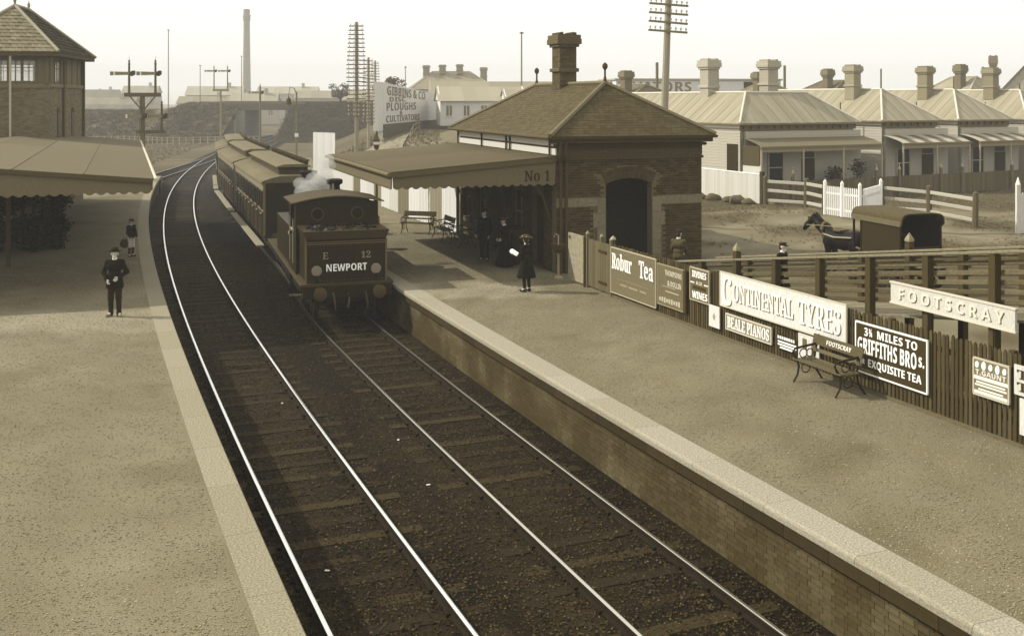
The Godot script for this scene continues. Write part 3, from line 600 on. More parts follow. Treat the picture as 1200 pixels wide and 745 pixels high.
# ---------------------------------------------------------------- the ramp up to the footbridge, behind the platform fence
func rail_h(d: float) -> float: return DECK + 2.11 + 0.166 * (19.3 - d)
func ramp():
	var r := thing("footbridge_ramp", "timber ramp with post and rail sides climbing behind the platform fence", "ramp")
	var wood := mat(0.40, "plank", 0.9, 0.9, 0.7); var post := mat(0.27, "streak", 0.8)
	for row in [10.62, 13.0]:
		var d := 9.67
		while d < 25.2:
			var h := rail_h(d); var tall := 0.22 if row < 11 and absf(d - 21.03) < 0.4 or row > 11 and absf(d - 18.2) < 0.2 else 0.0
			part(r, "post", boxm(0.14, h + tall - DECK + 1.2, 0.14, 0.012), post, faced(d, row, (h + tall + DECK - 1.2) / 2 - 0.02))
			if tall > 0: part(r, "post_cap", lathem([[0.1, 0.0], [0.1, 0.05], [0.0, 0.2]], 4, Transform3D(Basis(Vector3.UP, PI / 4), Vector3.ZERO)), mat(0.5, "", 1, 0.8), faced(d, row, h + tall))
			var e := d + 1.42
			for k in 6:
				var a := on(d, row + 0.085, rail_h(d) - (0.0 if k == 0 else k * 0.168)); var b := on(e, row + 0.085, rail_h(e) - (0.0 if k == 0 else k * 0.168))
				if rail_h(e) - k * 0.168 < DECK + 0.12: continue
				var bas := Basis.looking_at((b - a).normalized()); var L := a.distance_to(b) - 0.01
				if k == 0: part(r, "handrail", boxm(0.17, 0.055, L, 0.012), mat(0.52, "plank", 0.9, 0.6, 0.4), Transform3D(bas, (a + b) / 2 - Vector3(0, 0.0, 0) - right(d) * 0.085 + Vector3(0, 0.01, 0)))
				else: part(r, "side_rail", boxm(0.04, 0.085, L, 0.008), [wood, mat(0.36, "plank", 0.9, 0.9, 0.7), mat(0.44, "plank", 0.9, 0.9, 0.7)][rng.randi() % 3], Transform3D(bas, (a + b) / 2))
			d = e
	var d := 9.0
	while d < 25.0:
		var e := d + 0.235
		var a := on(d, 11.81, rail_h(d) - 1.15); var b := on(e, 11.81, rail_h(e) - 1.15)
		part(r, "deck_plank", boxm(2.25, 0.05, a.distance_to(b) - 0.012, 0.006), mat(0.5 + 0.02 * (rng.randi() % 4), "plank", 0.9, 0.9, 0.7), Transform3D(Basis.looking_at((b - a).normalized()), (a + b) / 2))
		d = e
	var sg := thing("station_name_board", "long white board with raised letters FOOTSCRAY on two posts", "sign", Vector3.ZERO)
	sg.transform = faced(14.75, 10.5, DECK)
	part(sg, "board", boxm(2.86, 0.36, 0.05, 0.01), mat(0.86, "streak", 0.7, 0.8, 0.4), at(0, 1.97, 0))
	for q in [-0.19, 0.19]: part(sg, "frame", boxm(2.9, 0.03, 0.07, 0.006), mat(0.75, "", 1, 0.8), at(0, 1.97 + q, 0.005))
	text(sg, "lettering", "F O O T S C R A Y", 2.42, 0.2, mat(0.8, "", 1, 0.8), at(0, 1.97, 0.03), false, 0.02)
	text(sg, "letter_drop_shade", "F O O T S C R A Y", 2.42, 0.2, mat(0.4, "", 1, 0.8), at(0.014, 1.955, 0.026), false, 0.008)  # darker offset copy paints a drop shade behind the raised letters
	for q in [-0.6, 0.88]: part(sg, "post", boxm(0.09, 2.1, 0.09, 0.01), mat(0.3, "streak", 0.8), at(q, 1.06, -0.075))
# ---------------------------------------------------------------- the picket fence behind the right platform, and its signs
func picket(w: float, h: float, t: float) -> Mesh:
	return exm(PackedVector2Array([Vector2(-w / 2, 0), Vector2(w / 2, 0), Vector2(w / 2, h - w * 0.55), Vector2(0, h), Vector2(-w / 2, h - w * 0.55)]), -t / 2, t / 2)
func platform_fence():
	var f := thing("picket_fence", "long dark picket fence hung with signs behind the right platform", "fence")
	var pm := [picket(0.066, 1.5, 0.022), picket(0.068, 1.51, 0.022), picket(0.064, 1.49, 0.022)]
	var d := 10.6
	while d < 26.35:
		var x := faced(d, 10.3, DECK + 0.01 + rng.randf_range(-0.01, 0.01)); x.basis = x.basis * Basis(Vector3.BACK, rng.randf_range(-0.012, 0.012))
		part(f, "picket", pm[rng.randi() % 3], mat([0.27, 0.30, 0.33, 0.25][rng.randi() % 4], "streak", 0.7, 0.9, 0.6), x)
		d = step_on(d, 10.3, 0.102)
	for y in [0.35, 1.15]:
		d = 10.5
		while d < 26.3: part(f, "fence_rail", sweep(PackedVector2Array([Vector2(10.32, DECK + y), Vector2(10.38, DECK + y), Vector2(10.38, DECK + y + 0.09), Vector2(10.32, DECK + y + 0.09)]), d, minf(d + 2.6, 26.4), 0.5), mat(0.28, "plank", 0.8)); d += 2.62
	part(f, "base_board", sweep(PackedVector2Array([Vector2(10.26, DECK), Vector2(10.285, DECK), Vector2(10.285, DECK + 0.07), Vector2(10.26, DECK + 0.07)]), 10.5, 26.4, 0.5), mat(0.42, "plank", 0.8))
	for q in [[26.42, 1.62], [23.95, 1.45], [21.5, 1.5], [18.6, 1.5], [16.0, 1.5], [13.4, 1.5]]:
		part(f, "post", boxm(0.11, q[1], 0.1, 0.01), mat(0.29, "streak", 0.8), faced(q[0], 10.31 if q[0] > 26 else 10.42, DECK + q[1] / 2))
		if q[0] > 26: part(f, "post_cap", lathem([[0.085, 0.0], [0.085, 0.03], [0.0, 0.12]], 4, Transform3D(Basis(Vector3.UP, PI / 4), Vector3.ZERO)), mat(0.6, "", 1, 0.8), faced(q[0], 10.31, DECK + q[1]))
	var g := thing("platform_gate", "weathered board gate with iron strap hinges beside station wall", "gate"); g.transform = faced(27.24, 10.3, DECK)
	for k in 9: part(g, "board", boxm(0.16, 1.38 + 0.01 * (k % 3), 0.025, 0.004), mat(0.36 + 0.02 * (rng.randi() % 4), "streak", 0.6), at(-0.68 + k * 0.17, 0.76, 0))
	for y in [0.3, 1.2]: part(g, "hinge_strap", boxm(0.5, 0.06, 0.03, 0.008), mat(0.2, "", 1, 0.6), at(0.25, y, 0.03))
	for q in [-0.78, 0.02, 0.79]:
		part(g, "gate_post", boxm(0.1, 1.6, 0.1, 0.01), mat(0.4, "streak", 0.7), at(q, 0.8, -0.07 if q == 0.02 else 0.0)); part(g, "post_cap", lathem([[0.075, 0.0], [0.0, 0.1]], 4, Transform3D(Basis(Vector3.UP, PI / 4), Vector3.ZERO)), mat(0.5, "", 1, 0.8), at(q, 1.6, -0.07 if q == 0.02 else 0.0))
	var b := thing("notice_board", "plain pale upright board between station corner and gate", "board"); b.transform = faced(28.63, 10.25, DECK)
	part(b, "panel", boxm(1.12, 1.42, 0.05, 0.008), mat(0.60, "mottle", 0.9, 0.85), at(0, 0.79, 0)); part(b, "edge_post", boxm(0.08, 1.5, 0.12, 0.01), mat(0.2, "", 1, 0.8), at(0.6, 0.75, -0.02))
	part(b, "hook", lathem([[0.05, 0], [0.06, 0.02], [0.03, 0.03]], 8), mat(0.3, "", 1, 0.5), Transform3D(Basis(Vector3.RIGHT, PI / 2), Vector3(-0.42, 1.38, 0.03)))
	fence_signs()
func sign_at(label: String, d0: float, d1: float, y0: float, y1: float, face: float, edge: float, category := "sign", off := 10.235, group := "advertising signs on the platform fence") -> Dictionary:
	var s := thing("advertising_sign" if category == "sign" else "poster", label, category, Vector3.ZERO, 0.0, group)
	s.transform = faced((d0 + d1) / 2, off, DECK + (y0 + y1) / 2)
	var w := on(d0, off).distance_to(on(d1, off)); var h := y1 - y0
	part(s, "panel", boxm(w, h, 0.025, 0.004), mat(face, "streak", 1.3, 0.55, 0.3))
	if edge > 0:
		for e in [[0, h / 2, w + 0.02, 0.03], [0, -h / 2, w + 0.02, 0.03], [-w / 2, 0, 0.03, h - 0.03], [w / 2, 0, 0.03, h - 0.03]]: part(s, "frame", boxm(e[2], e[3], 0.036, 0.004), mat(edge, "", 1, 0.7), at(e[0], e[1], 0))
	return {"n": s, "w": w, "h": h}
func fence_signs():
	var white := mat(0.97, "", 1, 0.7); var dark := mat(0.2, "", 1, 0.8); var grey := mat(0.55, "", 1, 0.8)
	var s := sign_at("large dark tea sign with big white letters beside the gate", 23.98, 26.40, 0.16, 1.42, 0.45, 0.62)
	text(s.n, "lettering", "Robur", s.w * 0.46, s.h * 0.36, white, at(-s.w * 0.24, s.h * 0.22, 0.015), true); text(s.n, "lettering", "Tea", s.w * 0.30, s.h * 0.36, white, at(s.w * 0.30, s.h * 0.2, 0.015), true)
	for q in [[-0.2, 0.16], [0.02, 0.2], [0.24, 0.14]]: part(s.n, "faded_print", boxm(s.w * q[1], s.h * 0.04, 0.01), mat(0.52, "", 1, 0.8), at(s.w * q[0], -s.h * 0.27, 0.014))
	part(s.n, "ruled_line", boxm(s.w * 0.7, 0.012, 0.01), mat(0.5, "", 1, 0.8), at(0, -s.h * 0.16, 0.014))
	s = sign_at("grey canvas banner with faded white lettering next to large tea sign", 22.66, 23.90, 0.31, 1.34, 0.43, 0.5)
	text(s.n, "lettering", "THOMPSONS", s.w * 0.62, s.h * 0.13, mat(0.72, "", 1, 0.8), at(s.w * 0.12, s.h * 0.33, 0.015)); text(s.n, "lettering", "& DOLLIN", s.w * 0.5, s.h * 0.13, mat(0.72, "", 1, 0.8), at(s.w * 0.16, s.h * 0.08, 0.015))
	for k in 9: part(s.n, "faded_print", boxm(s.w * 0.06, s.h * (0.09 + 0.02 * (k % 3)), 0.012), mat(0.66, "", 1, 0.8), at(s.w * (-0.38 + k * 0.09), -s.h * 0.36, 0.014))
	part(s.n, "ruled_line", boxm(s.w * 0.5, 0.03, 0.012), mat(0.6, "", 1, 0.8), at(0.1, -s.h * 0.13, 0.014)); part(s.n, "ruled_line", boxm(s.w * 0.5, 0.02, 0.012), mat(0.56, "", 1, 0.8), at(-0.05, -s.h * 0.02, 0.014))
	part(s.n, "dark_batten", boxm(0.12, s.h * 1.02, 0.06, 0.01), dark, at(s.w / 2 + 0.06, 0, 0))
	s = sign_at("tall dark wine merchant sign left of the long white sign", 21.58, 22.38, 0.70, 1.48, 0.40, 0.6)
	text(s.n, "lettering", "IRVINES", s.w * 0.74, s.h * 0.2, white, at(0, s.h * 0.32, 0.015)); text(s.n, "lettering", "WINES", s.w * 0.8, s.h * 0.22, white, at(s.w * 0.03, -s.h * 0.32, 0.015)); text(s.n, "small_lettering", "& CO", s.w * 0.3, s.h * 0.1, mat(0.8, "", 1, 0.8), at(0, s.h * 0.06, 0.015))
	for q in [-0.36, 0.36]: part(s.n, "ruled_line", boxm(s.w * 0.2, 0.025, 0.012), white, at(s.w * q, s.h * 0.05, 0.014))
	part(s.n, "dark_strip", boxm(s.w * 0.7, s.h * 0.1, 0.012), dark, at(0, -s.h * 0.09, 0.014))
	s = sign_at("small plain white card with a grey diamond below the fence top", 21.14, 21.56, 0.21, 0.72, 0.93, 0.0, "poster", 10.225)
	part(s.n, "diamond_mark", exm(PackedVector2Array([Vector2(0, -0.09), Vector2(0.06, 0), Vector2(0, 0.09), Vector2(-0.06, 0)]), 0.0, 0.016), grey)
	s = sign_at("long white tyre advertisement with shadowed capitals", 16.96, 21.10, 0.79, 1.57, 0.93, 0.7, "sign", 10.22)
	for pass2 in [[0.022, -0.022, mat(0.42, "", 1, 0.8), 0.010, 0.013], [0.0, 0.0, mat(0.90, "", 1, 0.8), 0.022, 0.017]]:  # first pass is the printed drop shade, second the letters
		text(s.n, "letter_drop_shade" if pass2[0] > 0 else "lettering", "C", s.w * 0.085, s.h * 0.84, pass2[2], at(-s.w * 0.435 + pass2[0], -0.02 + pass2[1], pass2[4]), true, pass2[3])
		text(s.n, "letter_drop_shade" if pass2[0] > 0 else "lettering", "ONTINENTAL", s.w * 0.50, s.h * 0.52, pass2[2], at(-s.w * 0.125 + pass2[0], -0.0 + pass2[1], pass2[4]), true, pass2[3])
		text(s.n, "letter_drop_shade" if pass2[0] > 0 else "lettering", "TYRES", s.w * 0.30, s.h * 0.62, pass2[2], at(s.w * 0.315 + pass2[0], -0.0 + pass2[1], pass2[4]), true, pass2[3])
	s = sign_at("narrow grey piano sign under the long white sign", 19.26, 20.90, 0.28, 0.63, 0.56, 0.72)
	text(s.n, "lettering", "BEALE PIANOS", s.w * 0.92, s.h * 0.72, white, at(0, 0, 0.015), true)
	s = sign_at("small black plate with two rows of white print near bench", 18.42, 19.08, 0.26, 0.55, 0.2, 0.0)
	for k in 8: part(s.n, "faded_print", boxm(0.05, 0.06, 0.008), white, at(-0.28 + k * 0.075, 0.1, 0.014))
	for q in [0.01, -0.05, -0.11]: part(s.n, "printed_line", boxm(s.w * (0.9 if q > -0.1 else 0.7), 0.035, 0.008), white, at(0.02, q, 0.014))
	s = sign_at("white pictorial poster half hidden behind the near bench", 17.75, 18.38, 0.16, 0.73, 0.9, 0.0, "poster")
	for q in [[-0.12, 0.1, 0.14, 0.2], [0.16, 0.02, 0.12, 0.28], [0.05, -0.18, 0.4, 0.05]]: part(s.n, "printed_patch", boxm(q[2], q[3], 0.008), mat(0.4, "mottle", 0.2), at(q[0], q[1], 0.014))
	s = sign_at("black tea sign with white border right of the near bench", 14.98, 16.72, 0.37, 1.31, 0.23, 0.92)
	text(s.n, "lettering", "3", s.w * 0.05, s.h * 0.17, white, at(-s.w * 0.34, s.h * 0.34, 0.015)); text(s.n, "fraction", "¾", s.w * 0.05, s.h * 0.16, white, at(-s.w * 0.275, s.h * 0.34, 0.015)); text(s.n, "lettering", "MILES TO", s.w * 0.55, s.h * 0.16, white, at(s.w * 0.1, s.h * 0.34, 0.015))
	text(s.n, "lettering", "GRIFFITHS BRO", s.w * 0.83, s.h * 0.31, white, at(-s.w * 0.05, s.h * 0.05, 0.015)); text(s.n, "lettering", "s.", s.w * 0.07, s.h * 0.2, white, at(s.w * 0.43, s.h * 0.06, 0.015))
	text(s.n, "small_lettering", "FOR", s.w * 0.09, s.h * 0.1, white, at(-s.w * 0.41, -s.h * 0.27, 0.015)); text(s.n, "lettering", "EXQUISITE TEA", s.w * 0.74, s.h * 0.19, white, at(s.w * 0.06, -s.h * 0.29, 0.015))
	s = sign_at("grey enamel sign with five pale discs along its top", 13.32, 14.0, 0.66, 1.26, 0.50, 0.68)
	for k in 5: part(s.n, "disc", lathem([[0, 0], [0.055, 0.0], [0.05, 0.012], [0, 0.014]], 14), white, Transform3D(Basis(Vector3.RIGHT, PI / 2) * Basis.from_scale(Vector3(0.85 if k % 2 else 0.75, 1, 1.35 if k % 2 else 1.0)), Vector3(-s.w * 0.39 + k * s.w * 0.195, s.h * 0.33, 0.012)))
	text(s.n, "lettering", "T.GAUNT", s.w * 0.86, 0.085, mat(0.82, "", 1, 0.8), at(0, s.h * 0.13, 0.014))
	for q in [[-0.02, 0.96, 0.06], [-0.14, 0.82, 0.03], [-0.22, 0.9, 0.03], [-0.33, 0.7, 0.028], [-0.42, 0.94, 0.05]]: part(s.n, "printed_line", boxm(s.w * q[1], q[2], 0.008), mat(0.86, "", 1, 0.8), at(0, s.h * q[0], 0.014))
	s = sign_at("white sign with dark print cut by the right edge", 12.1, 13.22, 0.86, 1.34, 0.88, 0.0)
	for q in [0.1, -0.1]: text(s.n, "lettering", "The", s.w * 0.5, 0.15, dark, at(-s.w * 0.2, q, 0.015), true)
	s = sign_at("white narrow poster below the sign at the right edge", 12.2, 13.12, 0.24, 0.82, 0.9, 0.0, "poster")
	part(s.n, "printed_patch", boxm(s.w * 0.8, 0.3, 0.008), mat(0.5, "mottle", 0.3), at(0.04, 0, 0.014))
func back_fence():
	var f := thing("board_fence", "whitewashed board fence along the far end of the right platform", "fence")
	var d := 40.6; var k := 0
	while d < 74.0:
		var off := lerpf(10.4, 9.2, clampf((d - 41) / 33.0, 0, 1)); var tall := 1.9; var seg := int((d - 40.6) / 1.7) % 6
		var tone: float = [0.97, 0.6, 0.93, 0.97, 0.52, 0.9][seg] if d < 60 else 0.95
		part(f, "board", boxm(0.235, tall + 0.03 * sin(k * 2.3), 0.03, 0.004), mat(tone - 0.03 * (k % 2), "streak", 0.8), faced(d, off, DECK + tall / 2 + 0.02))
		if k % 8 == 0: part(f, "post", boxm(0.12, tall + 0.1, 0.12, 0.01), mat(0.6, "streak", 0.8), faced(d, off + 0.08, DECK + tall / 2))
		d = step_on(d, off, 0.245); k += 1
	var h := thing("white_hoarding", "tall bright white boarded hoarding beyond the awning's far corner", "hoarding", Vector3(-12.35, DECK, -70.0), -0.75)
	for q in 9: part(h, "board", boxm(0.25, 3.4 + 0.02 * (q % 2), 0.03, 0.004), mat([0.95, 0.92, 0.97][q % 3], "streak", 0.8), at(-1.04 + q * 0.26, 1.7, 0))
	for q in [-0.8, 0.8]: part(h, "prop", tubem([Vector3(q, 0, -1.2), Vector3(q, 2.8, -0.06)], 0.05), mat(0.5, "", 1, 0.8))
# ---------------------------------------------------------------- the row of cottages beyond the yard
func weatherboards(o: Vector3, ex: Vector3, out: Vector3, w: float, h: float, pitch := 0.16) -> Mesh:
	var st := begin()
	for k in int(h / pitch):
		var a := o + Vector3.UP * k * pitch; var b := a + Vector3.UP * pitch
		quad(st, a + out * 0.035, b + out * 0.008, b + ex * w + out * 0.008, a + ex * w + out * 0.035); quad(st, a + out * 0.008, a + out * 0.035, a + ex * w + out * 0.035, a + ex * w + out * 0.008)
	return done(st)
const HB := 0.4712          # the street's turn, 27 degrees
func street(w: float, back := 0.0) -> Vector3:      # w metres along the street from the corner of the first cottage, back metres behind its front
	return Vector3(12.55 + 0.891 * w - 0.454 * back, DECK, -(58.7 + 0.454 * w + 0.891 * back))
func cottage_front(h, x0: float, x1: float, z: float, stripes: bool, door_at: float, window_at: float):
	# verandah roof of curved iron on thin posts, front wall with door and window
	part(h, "front_wall", boxm(x1 - x0 - 0.4, 3.8, 0.12), mat(0.74, "streak", 1.2), at((x0 + x1) / 2, 1.9, z - 0.3))
	stuff(part(h, "weatherboards", weatherboards(Vector3(x0 + 0.2, 0, z - 0.24), Vector3.RIGHT, Vector3.BACK, x1 - x0 - 0.4, 3.8), mat(0.74, "streak", 1.2)))
	var dr := part(h, "door", boxm(0.95, 2.2, 0.08, 0.01), mat(0.2, "streak", 0.7), at(door_at, 1.12, z - 0.2)); part(dr, "fanlight", boxm(0.9, 0.35, 0.05), mat(0.15, "", 1, 0.2), at(0, 1.32, 0)); part(dr, "door_knob", lathem([[0, 0], [0.04, 0.02], [0, 0.05]], 6), mat(0.6, "", 1, 0.4), Transform3D(Basis(Vector3.RIGHT, PI / 2), Vector3(0.38, -0.1, 0.04)))
	var wn := part(h, "window", boxm(1.0, 1.7, 0.06), mat(0.06, "", 1, 0.3), at(window_at, 1.75, z - 0.2))
	for q in [[0, 0.87, 1.16, 0.09], [0, -0.87, 1.24, 0.1], [-0.53, 0, 0.09, 1.74], [0.53, 0, 0.09, 1.74], [0, 0, 1.0, 0.06]]: part(wn, "frame", boxm(q[2], q[3], 0.1), mat(0.6, "", 1, 0.8), at(q[0], q[1], 0.03))
	var n := maxi(4, roundi((x1 - x0) / 0.62)); var sw := (x1 - x0) / n
	var v := Node3D.new(); v.name = "verandah"; h.add_child(v)
	for k in n:
		var st := begin(); var a := x0 + k * sw; var b := a + sw; var prev := [3.42, 0.0]
		for q in [[3.33, 0.5], [3.2, 1.05], [3.02, 1.55]]:
			quad(st, Vector3(a, prev[0], z - 0.24 + prev[1]), Vector3(b, prev[0], z - 0.24 + prev[1]), Vector3(b, q[0], z - 0.24 + q[1]), Vector3(a, q[0], z - 0.24 + q[1])); prev = q
		part(v, "roof_sheet", done(st), mat(0.40 if stripes and k % 2 else 0.72 if stripes else 0.45, "streak", 0.8, 0.6))
	part(v, "gutter", boxm(x1 - x0 + 0.1, 0.1, 0.12, 0.02), mat(0.42, "", 1, 0.8), at((x0 + x1) / 2, 2.98, z + 1.34)); part(v, "valance", exm(scallops(x0, x1, 2.95, 2.95, 2.68, 0.2, 0.07), z + 1.27, z + 1.3), mat(0.5, "", 1, 0.8))
	part(v, "floor", boxm(x1 - x0, 0.12, 1.6), mat(0.2, "plank", 0.8), at((x0 + x1) / 2, 0.1, z + 0.55))
	var posts := maxi(2, roundi((x1 - x0) / 2.6))
	for k in posts + 1: part(v, "post", tubem([Vector3(lerpf(x0 + 0.06, x1 - 0.06, float(k) / posts), 0, z + 1.28), Vector3(lerpf(x0 + 0.06, x1 - 0.06, float(k) / posts), 2.95, z + 1.28)], 0.055), mat(0.62, "", 1, 0.8))
func cottage(label: String, w0: float, wide: float, deep: float, eave: float, rise: float, run: float) -> Node3D:
	var h := thing("cottage", label, "house", street(w0), HB, "row of cottages facing the yard"); var o := 0.25
	part(h, "body", boxm(wide - 2 * o - 0.1, eave, deep - 2 * o - 0.1), mat(0.6, "streak", 1.0), at(wide / 2, eave / 2, -deep / 2))
	stuff(part(h, "weatherboards", weatherboards(Vector3(o, 0, -o), Vector3.FORWARD, Vector3.LEFT, deep - 2 * o, eave - 0.1), mat(0.74, "streak", 1.2)))
	part(h, "frieze", boxm(wide - 2 * o + 0.08, 0.3, 0.1), mat(0.4, "", 1, 0.8), at(wide / 2, eave - 0.2, -o)); part(h, "gutter", boxm(wide + 0.1, 0.1, 0.1, 0.02), mat(0.42, "", 1, 0.8), at(wide / 2, eave, 0.05)); part(h, "gutter", boxm(0.1, 0.1, deep, 0.02), mat(0.42, "", 1, 0.8), at(-0.03, eave, -deep / 2)); part(h, "side_board", boxm(0.05, 0.2, deep - 0.5, 0.01), mat(0.88, "", 1, 0.8), at(o - 0.06, eave - 0.13, -deep / 2))
	for k in roundi((wide - 0.6) / 0.55): part(h, "eave_bracket", boxm(0.05, 0.2, 0.1, 0.01), mat(0.37, "", 1, 0.8), at(0.4 + k * 0.55, eave - 0.18, -o + 0.12))
	var st := begin(); var hx := minf(run, wide / 2)
	# hipped iron roof
	sheets(h, Vector3(0, eave + 0.05, 0), Vector3.RIGHT, Vector3(0, rise, -run).normalized(), wide, Vector2(run, rise).length(), hx, hx, 0.42, [0.62, 0.595, 0.635, 0.61, 0.585])
	var sr := Vector2(hx, rise).length()
	sheets(h, Vector3(0, eave + 0.05, -deep), Vector3.BACK, Vector3(hx, rise, 0).normalized(), deep, sr, 0.01, run, 0.42, [0.62, 0.595, 0.635, 0.61, 0.585])
	if wide > hx * 2 + 0.5:
		sheets(h, Vector3(wide, eave + 0.05, -run * 2), Vector3.LEFT, Vector3(0, rise, run).normalized(), wide - 2 * hx, Vector2(run, rise).length(), hx, 0.01, 0.7, [0.62, 0.595, 0.635, 0.61, 0.585])
		sheets(h, Vector3(2 * hx, eave + 0.05, -run * 2), Vector3.FORWARD, Vector3(-hx, rise, 0).normalized(), deep - run * 2, sr, 0.01, 0.01, 0.7, [0.62, 0.595, 0.635, 0.61, 0.585])
	else:
		sheets(h, Vector3(wide, eave + 0.05, 0), Vector3.FORWARD, Vector3(-hx, rise, 0).normalized(), deep, sr, run, 0.01, 0.7, [0.62, 0.595, 0.635, 0.61, 0.585])
	if wide > hx * 2 + 0.5: sheets(h, Vector3(wide, eave + 0.05, 0), Vector3.FORWARD, Vector3(-hx, rise, 0).normalized(), run * 2, sr, run, run, 0.7, [0.62, 0.595, 0.635, 0.61, 0.585])
	var A := Vector3(hx, eave + 0.08 + rise, -run); var lead := mat(0.76, "", 1, 0.7)
	part(h, "hip_cap", tubem([Vector3(0, eave + 0.08, 0), A], 0.06), lead); part(h, "hip_cap", tubem([Vector3(wide, eave + 0.08, 0), Vector3(wide - hx, A.y, -run)], 0.06), lead); part(h, "ridge_cap", tubem([A, Vector3(hx, A.y, -deep + 0.1)], 0.07), lead)
	if wide > hx * 2 + 0.5: part(h, "ridge_cap", tubem([A, Vector3(wide - hx, A.y, -run)], 0.07), lead)
	return h
func houses():
	var E := 5.6 - 1.4
	var h := cottage("corner cottage with pale weatherboard side, two stone chimneys and long verandah", 0.0, 9.0, 15.0, E, 1.72, 2.2)
	cottage_front(h, 0.3, 9.3, 0.1, false, 5.0, 2.6)
	chimney(h, 2.2, E + 1.0, -5.6, 0.76, 0.8, 2.75, 0.7, 0.15, 0.0, false); chimney(h, 4.6, E + 1.3, -3.0, 0.76, 0.8, 2.35, 0.68, 0.14, 0.0, false)
	part(h, "side_window", boxm(0.05, 1.5, 0.9), mat(0.16, "", 1, 0.2), at(0.2, 2.35, -0.9))
	part(h, "trellis", boxm(0.05, 1.1, 1.4), mat(0.3, "mottle", 0.2), at(0.35, 2.5, 0.55)); part(h, "end_screen", boxm(0.05, 2.0, 1.5), mat(0.86, "streak", 0.7), at(0.36, 1.0, 0.6))
	var w := [10.7, 17.2, 23.6]
	for i in 3:
		h = cottage(["cottage with striped verandah roof next to the corner cottage", "middle cottage of three with striped verandah roofs", "rightmost cottage with striped verandah roof at the photograph's edge"][i], w[i], 5.1, 14.0, E + 0.05, 1.9, 2.5)
		cottage_front(h, 0.2, 5.9, 0.1, true, 3.9, 1.8)
		chimney(h, 1.9, E + 1.35, -4.3, 0.6, 0.8, 2.15, 0.6 if i == 0 else 0.54, 0.12, 0.0, false)
		part(h, "vent_pipe", tubem([Vector3(2.5, E + 1.9, -2.5), Vector3(2.5, E + 3.3 - 0.4 * i, -2.5)], 0.05), mat(0.35, "", 1, 0.8))
		part(h, "vent_pipe", tubem([Vector3(-0.9, E - 0.3, -2.5), Vector3(-0.9, E + 1.2, -2.5)], 0.045), mat(0.4, "", 1, 0.8))
	# roofs behind the row: D is the distance, each with its own chimneys
	for b in [[12.0, 84.0, 9.0, "low roof with bracketed chimney behind the corner cottage", 0.42, 2.0], [24.5, 92.0, 8.0, "grey roof with slim chimney behind the second cottage", 0.5, 2.1], [33.0, 100.0, 11.0, "dark roof with chimney behind the third cottage", 0.4, 2.6], [44.0, 96.0, 10.0, "pale hipped roof with chimney behind the last cottages", 0.62, 2.9]]:
		var k := thing("back_house", b[3], "house", Vector3(b[0], DECK, -b[1]), HB, "houses behind the row of cottages")
		part(k, "wall", boxm(b[2] - 0.6, 4.8, 7.4), mat(0.55, "streak", 1.0), at(0, 2.4, -4)); hip_roof(k, -b[2] / 2, b[2] / 2, 0.0, -8.0, 4.75, b[5], 2.6, 0.4, 0.5, 0.01, b[4], 0.03)
		chimney(k, -1.6, 4.9, -3.0, 0.7, 0.65, b[5] + 0.9, 0.45, 0.16, 0.0, false)
		part(k, "flue", tubem([Vector3(1.4, 5.8, -3), Vector3(1.4, 8.6, -3)], 0.12), mat(0.42, "", 1, 0.8))
	var ch := thing("church", "steep gabled church roof rising at the right edge", "church", Vector3(54.5, DECK, -112), -0.45)
	part(ch, "gable", exm(PackedVector2Array([Vector2(-3, 0), Vector2(3, 0), Vector2(3, 6.2), Vector2(0, 9.6), Vector2(-3, 6.2)]), -14.0, 0.0), mat(0.72, "mottle", 1.5))
	for q in [-1, 1]: part(ch, "roof_slope", exm(PackedVector2Array([Vector2(0, 9.85), Vector2(q * 3.4, 5.95), Vector2(q * 3.4, 5.75), Vector2(0, 9.65)]), -14.2, 0.2), mat(0.45, "streak", 1.0))
	part(ch, "rose_window", lathem([[0, 0], [0.8, 0], [0.8, 0.05], [0, 0.06]], 14), mat(0.4, "", 1, 0.3), Transform3D(Basis(Vector3.RIGHT, PI / 2), Vector3(0, 6.0, 0.0)))
	part(ch, "cross", boxm(0.12, 1.0, 0.12), mat(0.5, "", 1, 0.8), at(0, 10.2, -0.3)); chimney(ch, -3.6, 5.0, -1, 0.7, 0.7, 5.2, 0.5, 0.12, 0.0, false)
	# long shed with painted letters showing over the roofs
	var sh := thing("works_shed", "long pale shed with large painted letters seen above the roofs", "shed", Vector3(14.5, DECK, -104.0), 0.18)
	part(sh, "wall", boxm(17.0, 7.45, 6.0), mat(0.96, "streak", 1.5), at(4, 3.72, -3)); part(sh, "roof_edge", boxm(17.3, 0.16, 6.3), mat(0.6, "", 1, 0.8), at(4, 7.52, -3)); text(sh, "lettering", "CULTIVATORS", 10.5, 0.95, mat(0.48, "", 1, 0.8), at(-2.1, 6.8, 0.02))
	part(sh, "doorway", boxm(1.6, 0.8, 0.1), mat(0.25, "", 1, 0.8), at(9.4, 6.9, 0.01))
